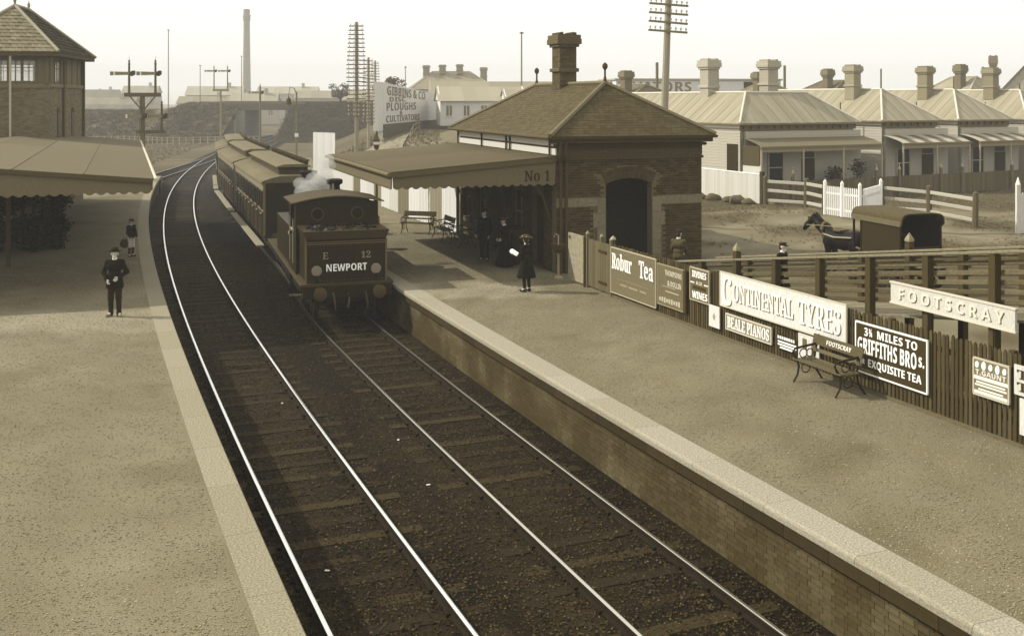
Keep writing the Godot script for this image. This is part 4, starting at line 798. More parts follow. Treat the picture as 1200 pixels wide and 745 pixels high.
# ---------------------------------------------------------------- fences, gate and stones of the yard
func run_of(parent, a: Vector3, b: Vector3, wide: float, gap: float, h0: float, h1: float, tones: Array, called := "paling"):
	var n := int(a.distance_to(b) / (wide + gap)); var turn := atan2(-(b - a).z, (b - a).x)
	for k in n:
		var t := (k + 0.5) / n; var h := lerpf(h0, h1, t)
		part(parent, called, picket(wide, snappedf(h, 0.04), 0.025) if gap > 0.01 else boxm(wide, snappedf(h, 0.04), 0.025), mat(tones[rng.randi() % tones.size()], "streak", 0.8), Transform3D(Basis(Vector3.UP, turn), a.lerp(b, t) + Vector3(0, 0.0 if gap > 0.01 else h / 2, 0)))
func post_rail(parent, pts: Array):
	for i in pts.size():
		var p: Vector3 = pts[i]
		part(parent, "post", lathem([[0.0, -0.4], [0.14, -0.4], [0.13, 0.9], [0.12, 1.48], [0.06, 1.54], [0, 1.55]], 7), mat(0.36, "streak", 0.7), Transform3D(Basis(Vector3.FORWARD, rng.randf_range(-0.03, 0.03)), p))
		if i + 1 < pts.size():
			for y in [0.28, 0.76, 1.22]:
				var a: Vector3 = p + Vector3(0, y + rng.randf_range(-0.05, 0.05), 0); var b: Vector3 = pts[i + 1] + Vector3(0, y + rng.randf_range(-0.05, 0.05), 0)
				part(parent, "split_rail", boxm(0.07, 0.17, a.distance_to(b) - 0.1, 0.02), mat(0.72 + 0.03 * (rng.randi() % 3), "plank", 0.8, 0.9, 0.9), Transform3D(Basis.looking_at((b - a).normalized()), (a + b) / 2))
func yard():
	var f := thing("paling_fence", "tall pale paling fence along the corner cottage's side", "fence")
	run_of(f, Vector3(8.9, DECK, -65.3), Vector3(13.3, DECK, -57.2), 0.13, 0.004, 1.66, 1.55, [0.86, 0.83, 0.88])
	part(f, "capping", tubem([Vector3(8.9, DECK + 1.67, -65.3), Vector3(13.3, DECK + 1.56, -57.2)], 0.035), mat(0.95, "", 1, 0.8)); part(f, "corner_post", boxm(0.2, 1.75, 0.2, 0.02), mat(0.25, "streak", 0.8), at(13.42, DECK + 0.85, -57.15, HB))
	f = thing("paling_fence", "long dark paling fence in front of the cottages", "fence")
	run_of(f, Vector3(13.5, DECK, -57.2), Vector3(33.5, DECK, -67.4), 0.1, 0.004, 1.1, 1.2, [0.37, 0.40, 0.35, 0.42])
	for w in [2.0, 8.2, 10.0, 13.4, 15.2, 19.6, 21.4]:
		var p := Vector3(13.5 + 0.891 * w, DECK, -(57.1 + 0.454 * w)); part(f, "post", boxm(0.14, 1.55, 0.14, 0.015), mat(0.45, "streak", 0.8), Transform3D(Basis(Vector3.UP, HB), p + Vector3(0, 0.77, 0))); part(f, "post_cap", lathem([[0.1, 0], [0.1, 0.05], [0.02, 0.24], [0.06, 0.29], [0, 0.36]], 6), mat(0.6, "", 1, 0.8), Transform3D(Basis.IDENTITY, p + Vector3(0, 1.54, 0)))
	f = thing("rail_fence", "rough three rail fence between paling corner and white gate", "fence"); post_rail(f, [Vector3(13.45, DECK, -56.5), Vector3(15.15, DECK, -54.9), Vector3(15.5, DECK, -52.9), Vector3(15.3, DECK, -51.6)])
	f = thing("rail_fence", "rough three rail fence right of the white gate", "fence"); post_rail(f, [Vector3(18.1, DECK, -52.1), Vector3(19.7, DECK, -50.3), Vector3(20.35, DECK, -46.8)])
	for i in 2:
		var g := thing("picket_gate", ["left leaf of the white picket gate standing in the yard", "right leaf of the white picket gate, seen edge on"][i], "gate", Vector3.ZERO, 0.0, "white picket gates")
		var a: Vector3 = [Vector3(15.1, DECK + 0.05, -51.4), Vector3(16.2, DECK + 0.05, -49.2)][i]; var b: Vector3 = [Vector3(16.1, DECK + 0.05, -49.3), Vector3(18.0, DECK + 0.05, -52.0)][i]
		run_of(g, a, b, 0.08, 0.05, 1.42, 1.38, [0.97, 0.95], "picket")
		for p in ([a, a.lerp(b, 0.5), b] if i == 0 else [b]): part(g, "gate_post", boxm(0.12, 1.6, 0.12, 0.01), mat(0.97, "", 1, 0.7), Transform3D(Basis.IDENTITY, p + Vector3(0, 0.78, 0))); part(g, "post_cap", lathem([[0.09, 0], [0, 0.12]], 4, Transform3D(Basis(Vector3.UP, PI / 4), Vector3.ZERO)), mat(0.97, "", 1, 0.7), Transform3D(Basis.IDENTITY, p + Vector3(0, 1.58, 0)))
		for y in [0.3, 1.05]: part(g, "gate_rail", boxm(0.04, 0.09, a.distance_to(b)), mat(0.95, "", 1, 0.8), Transform3D(Basis.looking_at((b - a).normalized()), (a + b) / 2 + Vector3(0.0, y, -0.05)))
	f = thing("picket_fence", "white picket fence end standing at the right edge", "fence"); run_of(f, Vector3(21.35, DECK - 0.1, -44.9), Vector3(24.5, DECK, -45.6), 0.11, 0.03, 1.75, 1.75, [0.9, 0.86], "picket"); part(f, "end_post", boxm(0.16, 2.1, 0.16, 0.02), mat(0.88, "streak", 0.7), at(21.3, DECK + 0.95, -44.85)); part(f, "post_cap", lathem([[0.12, 0], [0.02, 0.3], [0, 0.32]], 4), mat(0.9, "", 1, 0.8), at(21.3, DECK + 2.0, -44.85))
	var spots := [[10.75, 60.4, 0.42, "dark field stone nearest the station wall below paling fence"], [11.25, 59.8, 0.46, "rounded pale topped stone second from the station wall"], [12.0, 58.9, 0.36, "stone in the middle of the row below the paling fence"], [12.3, 58.2, 0.52, "largest stone of the pile below the paling fence"], [12.75, 57.6, 0.4, "stone at the right of the pile below the paling fence"], [13.9, 56.4, 0.38, "dark stone lying at the foot of the three rail fence"]]
	for q in spots:
		var st := begin(); var prof := [[0.0, -0.2], [0.9, -0.1], [1.0, 0.25], [0.75, 0.6], [0.35, 0.8], [0.0, 0.84]]; lathe(st, prof, 9)
		var m := done(st); var mdt := MeshDataTool.new(); mdt.create_from_surface(m, 0); var o := FastNoiseLite.new(); o.seed = int(q[0] * 100); o.frequency = 0.9
		for i in mdt.get_vertex_count(): var v := mdt.get_vertex(i); mdt.set_vertex(i, v * (1.0 + 0.45 * o.get_noise_3dv(v)))
		var am := ArrayMesh.new(); mdt.commit_to_surface(am); var s2 := SurfaceTool.new(); s2.create_from(am, 0); s2.generate_normals()
		var r := part(self, "field_stone", s2.commit(), mat(0.36, "mottle", 0.5), Transform3D(Basis(Vector3.UP, q[0] * 9).scaled(Vector3(q[2], q[2] * 0.85, q[2])), Vector3(q[0], DECK - 0.03, -q[1]))); tag(r, q[3], "stone", "stones by the paling fence")
# ---------------------------------------------------------------- the road bank with its bridge
func embankment():
	var e := setting("road_embankment")
	for q in [[-190.0, -47.2], [-38.2, -10.0]]:
		var st := begin(); var n := 26
		for i in n:
			var cols := []
			for k in 2:
				var x := lerpf(q[0], q[1], float(i + k) / n); var col := []
				for j in 9:
					var t := j / 8.0; var v := Vector3(x, -0.3 + lerpf(4.9, 6.2, smoothstep(-61.0, -56.0, x)) * smoothstep(0, 1, t) + wob.get_noise_2d(x * 0.2, j * 1.3) * 0.25, -(168.0 + 20.0 * t)); col.append([v, lin(0.39 + 0.12 * wob.get_noise_2d(x * 0.25, t * 3.0) + 0.10 * wob.get_noise_2d(x * 1.3, t * 12.0))])
				col.append([Vector3(x, lerpf(4.65, 5.95, smoothstep(-61.0, -56.0, x)), -198), lin(0.5)]); cols.append(col)
			for j in 9:
				for c in [[0, j], [0, j + 1], [1, j + 1], [0, j], [1, j + 1], [1, j]]: st.set_color(cols[c[0]][c[1]][1]); st.add_vertex(cols[c[0]][c[1]][0])
		part(e, "bank", done(st), vmat("gravel", 2.5))
		part(e, "bank_core", exm(rect(maxf(q[0], -56.0), -0.3, q[1], 5.4), -198.0, -188.2), mat(0.36, "mottle", 2.0))
	var b := thing("road_bridge", "flat girder road bridge over the tracks in the distance", "bridge", Vector3(-42.7, 0, -186))
	for sd in [-1, 1]: part(b, "abutment", boxm(1.6, 5.2, 12.0, 0.05), mat(0.6, "mottle", 1.5), at(sd * 4.3, 2.3, -4)); part(b, "wing_wall", boxm(5.0, 3.4, 0.6, 0.05), mat(0.55, "mottle", 1.5), at(sd * 6.6, 1.4, 4.5, sd * 0.35))
	part(b, "girder", boxm(11.0, 1.1, 0.4, 0.04), mat(0.38, "mottle", 1.5), at(0, 5.3, 2.0)); part(b, "deck", boxm(11, 0.5, 12), mat(0.4, "mottle", 1.5), at(0, 5.0, -4.2)); part(b, "parapet", boxm(14, 0.5, 0.3, 0.03), mat(0.45, "streak", 1.5), at(0, 6.05, 1.9))
	var wf := thing("bank_top_fence", "white board fence along the left top of the road bank", "fence", Vector3(-98, 4.5, -188.6))
	for k in 24: part(wf, "board_panel", boxm(1.45, 1.2, 0.08), mat(0.85 - 0.03 * (k % 3), "streak", 1.5), at(k * 1.5, 0.6, 0)); part(wf, "post", boxm(0.15, 1.5, 0.15), mat(0.7, "", 1, 0.8), at(k * 1.5 - 0.75, 0.7, 0.06))
	var f := thing("lineside_fence", "pale post fence along the foot of the road bank", "fence")
	for k in 40:
		var x := -75.0 + k * 0.92; part(f, "post", boxm(0.14, 1.2, 0.14), mat(0.6, "", 1, 0.8), at(x, 0.35, -163.0 + 2.5 * sin(k * 0.3)))
		if k < 39: for y in [0.45, 0.85]: part(f, "rail", boxm(0.92, 0.08, 0.05), mat(0.6, "", 1, 0.8), Transform3D(Basis.IDENTITY, Vector3(x + 0.46, y, -163.0 + 2.5 * sin(k * 0.3 + 0.15))))
# ---------------------------------------------------------------- the plough works and the buildings behind the station
func gable_block(called: String, label: String, cat: String, x: float, y: float, d: float, turn: float, w: float, dp: float, h: float, rise: float, wt: float, rt: float, wins := 0, group := "") -> Node3D:
	var b := thing(called, label, cat, Vector3(x, y, -d), turn, group)
	part(b, "wall", boxm(w, h, dp, 0.02), mat(wt, "streak", 2.0), at(0, h / 2, -dp / 2))
	for q in [-1, 1]:
		part(b, "gable", exm(PackedVector2Array([Vector2(-dp / 2, 0), Vector2(dp / 2, 0), Vector2(0, rise)]), -0.12, 0.0, Transform3D(Basis(Vector3.UP, PI / 2), Vector3(q * w / 2 + (0.0 if q < 0 else 0.0), h, -dp / 2))), mat(wt, "streak", 2.0))
	var l := Vector2(dp / 2 + 0.4, rise).length()
	sheets(b, Vector3(-w / 2 - 0.3, h - 0.08, 0.4), Vector3.RIGHT, Vector3(0, rise, -dp / 2 - 0.4).normalized(), w + 0.6, l, 0.0, 0.0, maxf(1.6, w / 7.0), [rt, rt + 0.02, rt - 0.02])
	sheets(b, Vector3(w / 2 + 0.3, h - 0.08, -dp - 0.4), Vector3.LEFT, Vector3(0, rise, dp / 2 + 0.4).normalized(), w + 0.6, l, 0.0, 0.0, maxf(1.6, w / 7.0), [rt])
	for k in wins: var wn := part(b, "window", boxm(w / wins * 0.32, h * 0.42, 0.08), mat(0.42, "", 1, 0.3), at(-w / 2 + (k + 0.5) * w / wins, h * 0.58, 0.01)); part(wn, "frame", boxm(w / wins * 0.4, 0.12, 0.14), mat(0.8, "", 1, 0.8), at(0, -h * 0.21, 0.02)); part(wn, "glazing_bar", boxm(0.08, h * 0.42, 0.1), mat(0.8, "", 1, 0.8))
	return b
func works():
	# big lettered gable wall, its top falling to the right
	var a := Vector3(-13.3, 4.1, -110); var b := Vector3(-8.0, 4.1, -146); var turn := atan2(-(b - a).z, (b - a).x); var L := a.distance_to(b)
	var g := thing("plough_works_wall", "tall white works wall with large painted lettering beyond the station", "wall", a, turn)
	part(g, "lettered_wall", exm(PackedVector2Array([Vector2(0, -1.6), Vector2(L, -1.6), Vector2(L, 2.6), Vector2(0, 4.3)]), -0.5, 0.0), mat(0.92, "streak", 3.0)); part(g, "return_wall", boxm(1.9, 5.0, 0.5), mat(0.92, "streak", 3.0), at(-0.95, 1.8, -0.26)); part(g, "plinth", boxm(L, 1.4, 0.15), mat(0.36, "mottle", 1.0), at(L / 2, -0.75, 0.05))
	var ink := mat(0.42, "", 1, 0.8)
	text(g, "lettering", "GIBBINS & CO", 17.5, 0.95, ink, at(10.3, 3.2, 0.03) * Transform3D(Basis(Vector3.BACK, -0.03), Vector3.ZERO)); text(g, "lettering", "DISC", 7.0, 0.5, ink, at(6.0, 2.52, 0.03)); text(g, "lettering", "PLOUGHS", 13.0, 0.85, ink, at(7.8, 1.75, 0.03)); text(g, "lettering", "&", 1.2, 0.4, ink, at(7.4, 1.08, 0.03)); text(g, "lettering", "CULTIVATORS", 15.0, 0.72, ink, at(8.6, 0.46, 0.03))
	gable_block("works_building", "white factory block with a row of small windows", "factory", -3.2, 3.6, 122.0, 0.12, 10.0, 9.0, 2.9, 1.7, 0.93, 0.62, 5, "buildings of the plough works")
	gable_block("works_building", "low white factory wing behind the station roof ridge", "factory", 4.5, 3.4, 118.0, 0.1, 10.0, 8.0, 2.9, 1.5, 0.92, 0.58, 5, "buildings of the plough works")
	gable_block("works_building", "long grey roofed factory shed with level ridge", "factory", 3.5, 3.6, 138.0, 0.08, 28.0, 12.0, 3.4, 2.1, 0.7, 0.56, 0, "buildings of the plough works")
	var h := thing("terrace_house", "large pale hipped house with four chimneys on the skyline", "house", Vector3(-10.6, 4.6, -186), PI / 2 + 0.15); part(h, "wall", boxm(9, 3.7, 14), mat(0.8, "streak", 2.0), at(0, 1.85, 0)); hip_roof(h, -4.8, 4.8, 7.5, -7.5, 3.7, 3.1, 4.2, 0.5, 0.8, 0.01, 0.58, 0.02)
	for q in [[-5.6, 4.9, 2.6], [-1.4, 6.4, 1.6], [1.6, 6.4, 1.5], [4.4, 5.6, 2.2]]: chimney(h, -0.6, q[1], -q[0], 0.9, 1.1, q[2], 0.6, 0.12, 0.0, false)
	# the cart road and the cutting side
	var st := begin(); var rows := [[60.0, 12.5, 15.5], [75.0, 12.5, 16.0], [90.0, 14.0, 18.0], [105.0, 17.0, 21.0], [118.0, 19.0, 22.5], [135.0, 20.0, 23.0]]
	for i in rows.size() - 1:
		for s in 6:
			var p := []
			for c in [[0, 0], [1, 0], [1, 1], [0, 1]]:
				var t: float = (s + c[0]) / 6.0; var d: float = lerpf(rows[i][0], rows[i + 1][0], t); var o: float = lerpf(lerpf(rows[i][1], rows[i + 1][1], t), lerpf(rows[i][2], rows[i + 1][2], t), c[1]); p.append(on(d, o, ground_h(d, o) + 0.12))
			quad(st, p[0], p[1], p[2], p[3])
	struct(part(self, "cart_road", done(st), mat(0.56, "gravel", 1.6)))
	for q in 2:
		var f := thing("roadside_fence", ["low rail fence on the left of the climbing cart road", "low rail fence on the right of the climbing cart road"][q], "fence", Vector3.ZERO, 0.0, "fences along the cart road"); var last := Vector3.ZERO
		for i in 19:
			var d := 60.0 + i * 4.0; var k := 0
			while k < rows.size() - 2 and rows[k + 1][0] < d: k += 1
			var u: float = (d - rows[k][0]) / (rows[k + 1][0] - rows[k][0]); var o: float = lerpf(rows[k][1 + q], rows[k + 1][1 + q], u) + (-0.6 if q == 0 else 0.6); var p := on(d, o, ground_h(d, o)); part(f, "post", boxm(0.12, 1.2, 0.12), mat(0.4, "", 1, 0.8), Transform3D(Basis.IDENTITY, p + Vector3(0, 0.5, 0)))
			if i > 0: for y in [0.5, 0.95]: part(f, "rail", tubem([last + Vector3(0, y, 0), p + Vector3(0, y, 0)], 0.04), mat(0.42, "", 1, 0.8))
			last = p
	# rubbish heap and tip beside the road
	for q in [[95.0, 27.0, 6.0, 1.1, "grassy earth mound between cart road and works"]]:
		var m := begin(); lathe(m, [[1.0, -0.3], [0.8, 0.25], [0.5, 0.7], [0.2, 0.95], [0.0, 1.0]], 20); var o := part(self, "earth_mound", done(m, true), mat(0.45, "gravel", 1.5), Transform3D(Basis.from_scale(Vector3(q[2], q[3], q[2] * 1.6)), on(q[0], q[1], ground_h(q[0], q[1]) - 0.1))); tag(o, q[4], "mound")
func skyline():
	var s := thing("factory_chimney", "very tall round factory chimney far off in haze", "chimney", Vector3(-124.5, 0, -500)); part(s, "stack", lathem([[2.1, 0], [1.75, 20], [1.45, 43], [1.7, 43.5], [1.8, 46], [1.5, 46.2], [1.5, 48.6], [1.0, 48.8]], 16), mat(0.52, "mottle", 4.0)); part(s, "base", boxm(6, 8, 6), mat(0.5, "mottle", 4.0), at(0, 4, 0))
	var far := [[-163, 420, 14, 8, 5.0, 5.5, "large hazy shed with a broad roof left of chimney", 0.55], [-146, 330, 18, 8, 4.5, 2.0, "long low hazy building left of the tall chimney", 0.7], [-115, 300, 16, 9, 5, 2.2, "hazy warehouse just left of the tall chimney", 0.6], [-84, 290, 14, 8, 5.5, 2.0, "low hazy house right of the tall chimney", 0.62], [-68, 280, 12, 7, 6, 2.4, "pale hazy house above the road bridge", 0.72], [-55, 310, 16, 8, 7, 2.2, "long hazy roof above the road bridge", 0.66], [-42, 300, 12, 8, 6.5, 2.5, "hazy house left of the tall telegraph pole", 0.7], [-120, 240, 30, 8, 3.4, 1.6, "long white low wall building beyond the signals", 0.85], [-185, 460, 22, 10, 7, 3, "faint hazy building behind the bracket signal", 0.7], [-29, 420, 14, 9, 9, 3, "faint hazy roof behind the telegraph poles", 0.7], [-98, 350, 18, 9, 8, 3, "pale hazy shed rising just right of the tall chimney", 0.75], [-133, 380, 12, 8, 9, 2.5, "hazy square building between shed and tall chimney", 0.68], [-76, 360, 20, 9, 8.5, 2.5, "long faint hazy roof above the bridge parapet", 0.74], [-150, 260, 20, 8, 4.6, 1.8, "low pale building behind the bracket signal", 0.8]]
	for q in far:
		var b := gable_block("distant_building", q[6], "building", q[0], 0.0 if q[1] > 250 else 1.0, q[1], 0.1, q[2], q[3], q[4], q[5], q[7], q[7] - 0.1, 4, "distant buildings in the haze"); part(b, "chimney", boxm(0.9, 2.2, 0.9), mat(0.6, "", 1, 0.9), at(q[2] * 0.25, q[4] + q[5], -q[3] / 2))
# ---------------------------------------------------------------- the train
func wheel(parent, r: float, x: float, y: float, z: float, spokes := 10):
	var dark := mat(0.14, "", 1, 0.6); var w := part(parent, "wheel", lathem([[r * 0.84, -0.05], [r, -0.05], [r, 0.05], [r * 1.04, 0.06], [r * 1.04, 0.075], [r * 0.84, 0.075], [r * 0.84, -0.05]], 24), dark, Transform3D(Basis(Vector3.BACK, PI / 2), Vector3(x, y, z)))
	part(w, "hub", lathem([[0, -0.09], [r * 0.22, -0.08], [r * 0.22, 0.08], [0, 0.09]], 10), dark)
	for k in spokes: part(w, "spoke", boxm(0.05, 0.03, r * 0.85), dark, Transform3D(Basis(Vector3.UP, TAU * k / spokes), Basis(Vector3.UP, TAU * k / spokes) * Vector3(0, 0, r * 0.43)))
func buffers(parent, z: float, out: float):
	for sd in [-0.86, 0.86]:
		part(parent, "buffer", lathem([[0.0, 0], [0.11, 0.0], [0.09, 0.28], [0.06, 0.29], [0.06, 0.42], [0.19, 0.44], [0.2, 0.47], [0.12, 0.5], [0, 0.51]], 14, Transform3D(Basis(Vector3.RIGHT, PI / 2 * out), Vector3(sd, 1.03, z))), mat(0.24, "", 1, 0.55))
func train():
	locomotive(); carriages()
func loco_frame() -> Transform3D:
	var a := on(30.15, two(30.15)); var b := on(40.5, two(40.5)); return Transform3D(Basis.looking_at((b - a).normalized()), a)
func locomotive():
	var o := loco_frame(); var l := thing("steam_locomotive", "dark tank locomotive running bunker first beside the right platform", "locomotive"); l.transform = o
	var paint := mat(0.155, "mottle", 1.2, 0.42, 0.15); var black := mat(0.1, "mottle", 0.7, 0.6, 0.2); var edge := mat(0.34, "", 1, 0.5)
	part(l, "footplate", boxm(2.75, 0.07, 10.9, 0.01), mat(0.25, "mottle", 0.8, 0.7), at(0, 1.2, -5.45)); part(l, "buffer_beam", boxm(2.6, 0.36, 0.12, 0.015), mat(0.14, "mottle", 0.6, 0.7), at(0, 1.0, 0.0)); part(l, "frame", boxm(1.1, 0.5, 10.4), black, at(0, 0.85, -5.4))
	for sd in [-1, 1]: part(l, "valance", boxm(0.04, 0.2, 10.7), black, at(sd * 1.33, 1.07, -5.45))
	buffers(l, 0.06, 1.0)
	var hk := part(l, "coupling_hook", tubem([Vector3(0, 1.02, 0.05), Vector3(0, 1.02, 0.3), Vector3(0, 0.94, 0.36), Vector3(0, 0.9, 0.3)], 0.035), black); part(hk, "chain", tubem([Vector3(0, 1.0, 0.2), Vector3(0.02, 0.8, 0.26), Vector3(-0.02, 0.55, 0.24)], 0.025), mat(0.35, "", 1, 0.5))
	for sd in [-0.45, 0.5]: part(l, "brake_hose", tubem([Vector3(sd, 0.95, 0.07), Vector3(sd, 1.0, 0.25), Vector3(sd + 0.05, 0.7, 0.28), Vector3(sd + 0.08, 0.5, 0.18)], 0.03), mat(0.3, "", 1, 0.7))
	for sd in [-1.15, 1.15]: part(l, "guard_iron", boxm(0.06, 0.55, 0.05), black, at(sd * 0.73, 0.42, -0.25)); part(l, "step", boxm(0.4, 0.03, 0.25), mat(0.4, "", 1, 0.7), at(sd * 1.08, 0.55, -2.3)); part(l, "step_hanger", boxm(0.35, 0.65, 0.03), black, at(sd * 1.08, 0.87, -2.42))
	# bunker
	var bk := part(l, "bunker", boxm(2.36, 1.3, 1.75, 0.02), paint, at(0, 1.88, -1.05)); part(bk, "flare", exm(PackedVector2Array([Vector2(-1.18, 0), Vector2(1.18, 0), Vector2(1.26, 0.2), Vector2(1.26, 0.24), Vector2(-1.26, 0.24), Vector2(-1.26, 0.2)]), -0.95, 0.95), mat(0.2, "mottle", 0.8, 0.5), at(0, 0.64, 0))
	for y in [0.56, 0.5]: part(bk, "beading", boxm(2.42, 0.028, 0.03, 0.008), edge, at(0, y, 0.88))
	for x in [-1.19, 1.19]: part(bk, "corner_angle", boxm(0.05, 1.26, 0.05, 0.01), edge, at(x, -0.02, 0.87))
	var rv := begin()
	for k in 22:
		for q in [[-1.08 + k * 0.103, -0.58], [-1.08 + k * 0.103, 0.44]]: lathe(rv, [[0.014, 0], [0.01, 0.01], [0, 0.013]], 5, Transform3D(Basis(Vector3.RIGHT, PI / 2), Vector3(q[0], q[1], 0.876)))
	stuff(part(bk, "rivets", done(rv), edge))
	part(l, "destination_board", boxm(1.32, 0.28, 0.03, 0.006), mat(0.14, "", 1, 0.8), at(0.0, 1.68, -0.15)); text(l, "destination_lettering", "NEWPORT", 1.2, 0.21, mat(0.98, "", 1, 0.8), at(0.0, 1.68, -0.13), false, 0.02)
	text(l, "class_letter", "E", 0.16, 0.2, mat(0.5, "", 1, 0.7), at(-0.62, 2.03, -0.17), true); text(l, "engine_number", "12", 0.28, 0.2, mat(0.5, "", 1, 0.7), at(0.58, 2.03, -0.17), true)
	for x in [-0.88, 0.88]: part(l, "signal_disc", lathem([[0, 0], [0.155, 0], [0.155, 0.015], [0.13, 0.025], [0, 0.03]], 20, Transform3D(Basis(Vector3.RIGHT, PI / 2), Vector3.ZERO)), mat(0.55, "mottle", 0.3), at(x, 1.6, -0.165)); part(l, "lamp_iron", boxm(0.04, 0.3, 0.04), black, at(x, 1.4, -0.16))
	var coal := begin()
	for k in 120: var c := Vector3(rng.randf_range(-1.05, 1.05), 2.66 + rng.randf() * 0.1, rng.randf_range(-1.8, -0.3)); bx(coal, c, Vector3(0.14, 0.12, 0.13) * rng.randf_range(0.6, 1.2), Basis.from_euler(Vector3(rng.randf() * 3, rng.randf() * 3, 0)))
	stuff(part(l, "coal", done(coal), mat(0.12, "cinder", 0.4, 0.5)))
	# cab
	var cab := Node3D.new(); cab.name = "cab"; l.add_child(cab)
	for z in [-1.98, -4.0]:
		var plate := PackedVector2Array([Vector2(-1.26, 2.4), Vector2(1.26, 2.4), Vector2(1.26, 3.42)])
		for k in 9: plate.append(Vector2(1.2 - 2.4 * k / 8.0, 3.43 + 0.16 * sin(PI * k / 8.0)))
		plate.append(Vector2(-1.26, 3.42)); part(cab, "weather_board", exm(plate, z - 0.02, z + 0.02), paint)
		for x in [-0.62, 0.62]:
			var g := part(cab, "round_window", lathem([[0, 0], [0.17, 0], [0.17, 0.012], [0, 0.014]], 18, Transform3D(Basis(Vector3.RIGHT, PI / 2), Vector3.ZERO)), mat(0.1, "", 1, 0.12), at(x, 3.08, z + 0.02)); part(g, "window_rim", lathem([[0.165, 0], [0.2, 0], [0.2, 0.03], [0.165, 0.03]], 18, Transform3D(Basis(Vector3.RIGHT, PI / 2), Vector3.ZERO)), mat(0.26, "", 1, 0.35))
	for sd in [-1, 1]:
		part(cab, "side_sheet", exm(PackedVector2Array([Vector2(0, 1.23), Vector2(2.02, 1.23), Vector2(2.02, 3.42), Vector2(1.5, 3.42), Vector2(1.38, 2.5), Vector2(0.62, 2.5), Vector2(0.5, 3.42), Vector2(0, 3.42)]), -0.02, 0.02, Transform3D(Basis(Vector3.UP, PI / 2), Vector3(sd * 1.26, 0, -1.98))), paint)
		for q in [-2.55, -3.38]: part(cab, "handrail", tubem([Vector3(sd * 1.31, 1.5, q), Vector3(sd * 1.31, 2.9, q)], 0.018), mat(0.6, "", 1, 0.35))
		part(cab, "side_ledge", boxm(0.06, 0.04, 0.8), mat(0.6, "", 1, 0.5), at(sd * 1.28, 2.53, -2.98))
	var rp := PackedVector2Array()
	for k in 13: rp.append(Vector2(-1.44 + 2.88 * k / 12.0, 3.42 + 0.2 * sin(PI * k / 12.0)))
	for k in range(12, -1, -1): rp.append(Vector2(-1.44 + 2.88 * k / 12.0, 3.46 + 0.2 * sin(PI * k / 12.0)))
	part(cab, "cab_roof", exm(rp, -4.15, -1.8), mat(0.26, "mottle", 1.0, 0.7)); part(cab, "roof_rim", exm(rp, -0.03, 0.0, Transform3D(Basis.IDENTITY, Vector3(0, 0.004, -1.79))), mat(0.36, "", 1, 0.6)); part(cab, "cab_floor", boxm(2.4, 0.05, 2.0), black, at(0, 1.32, -3.0))
	part(cab, "whistle", tubem([Vector3(0.15, 3.6, -3.9), Vector3(0.15, 3.85, -3.9)], 0.03), mat(0.5, "", 1, 0.3))
	# tanks, boiler and fittings
	for sd in [-1, 1]: part(l, "side_tank", boxm(0.62, 1.3, 4.1, 0.02), paint, at(sd * 0.95, 1.88, -6.1)); part(l, "tank_filler", lathem([[0, 0], [0.2, 0], [0.2, 0.12], [0.1, 0.15], [0, 0.15]], 12), black, at(sd * 0.9, 2.53, -5.6))
	var fwd := Transform3D(Basis(Vector3.RIGHT, -PI / 2), Vector3(0, 2.2, -4.0))
	part(l, "boiler", lathem([[0.64, 0], [0.64, 4.6], [0.68, 4.62], [0.68, 5.9], [0.6, 5.98], [0, 6.02]], 22, fwd), black); part(l, "saddle", boxm(1.1, 0.7, 1.2), black, at(0, 1.5, -9.2))
	part(l, "dome", lathem([[0.42, -0.1], [0.33, 0.06], [0.33, 0.42], [0.27, 0.56], [0.12, 0.63], [0, 0.64]], 16), paint, at(0, 2.85, -6.4)); part(l, "safety_valve", lathem([[0.2, -0.1], [0.14, 0.1], [0.1, 0.45], [0.15, 0.5], [0, 0.5]], 12), mat(0.55, "", 1, 0.3, 0, 0.7), at(-0.05, 2.85, -4.6))
	part(l, "valve_casing", lathem([[0.3, -0.2], [0.2, 0.1], [0.18, 0.85], [0.27, 0.9], [0.28, 1.02], [0.2, 1.06], [0, 1.06]], 14), black, at(0.32, 2.9, -4.75))
	part(l, "funnel", lathem([[0.36, -0.1], [0.22, 0.08], [0.2, 0.3], [0.24, 0.92], [0.33, 0.95], [0.34, 1.06], [0.26, 1.1], [0.2, 1.0]], 18), black, at(0, 2.86, -9.3)); part(l, "front_beam", boxm(2.6, 0.36, 0.12, 0.015), black, at(0, 1.0, -10.85))
	for sd in [-0.8, 0.8]:
		for z in [-1.3, -8.9]: wheel(l, 0.48, sd, 0.48, z, 9)
		for z in [-4.2, -6.5]: wheel(l, 0.78, sd, 0.78, z, 14)
		part(l, "coupling_rod", boxm(0.05, 0.1, 2.6, 0.02), mat(0.5, "", 1, 0.35, 0, 0.7), at(sd * 1.16, 0.6, -5.35)); part(l, "cylinder", lathem([[0, 0], [0.3, 0], [0.3, 0.9], [0, 0.9]], 14, Transform3D(Basis(Vector3.RIGHT, -PI / 2), Vector3(sd * 1.18, 0.78, -8.5))), black)
	part(l, "headlamp", lathem([[0, 0], [0.14, 0], [0.14, 0.26], [0.1, 0.3], [0.06, 0.36], [0, 0.36]], 12), black, at(0.0, 2.9, -9.95))
	var n := 0
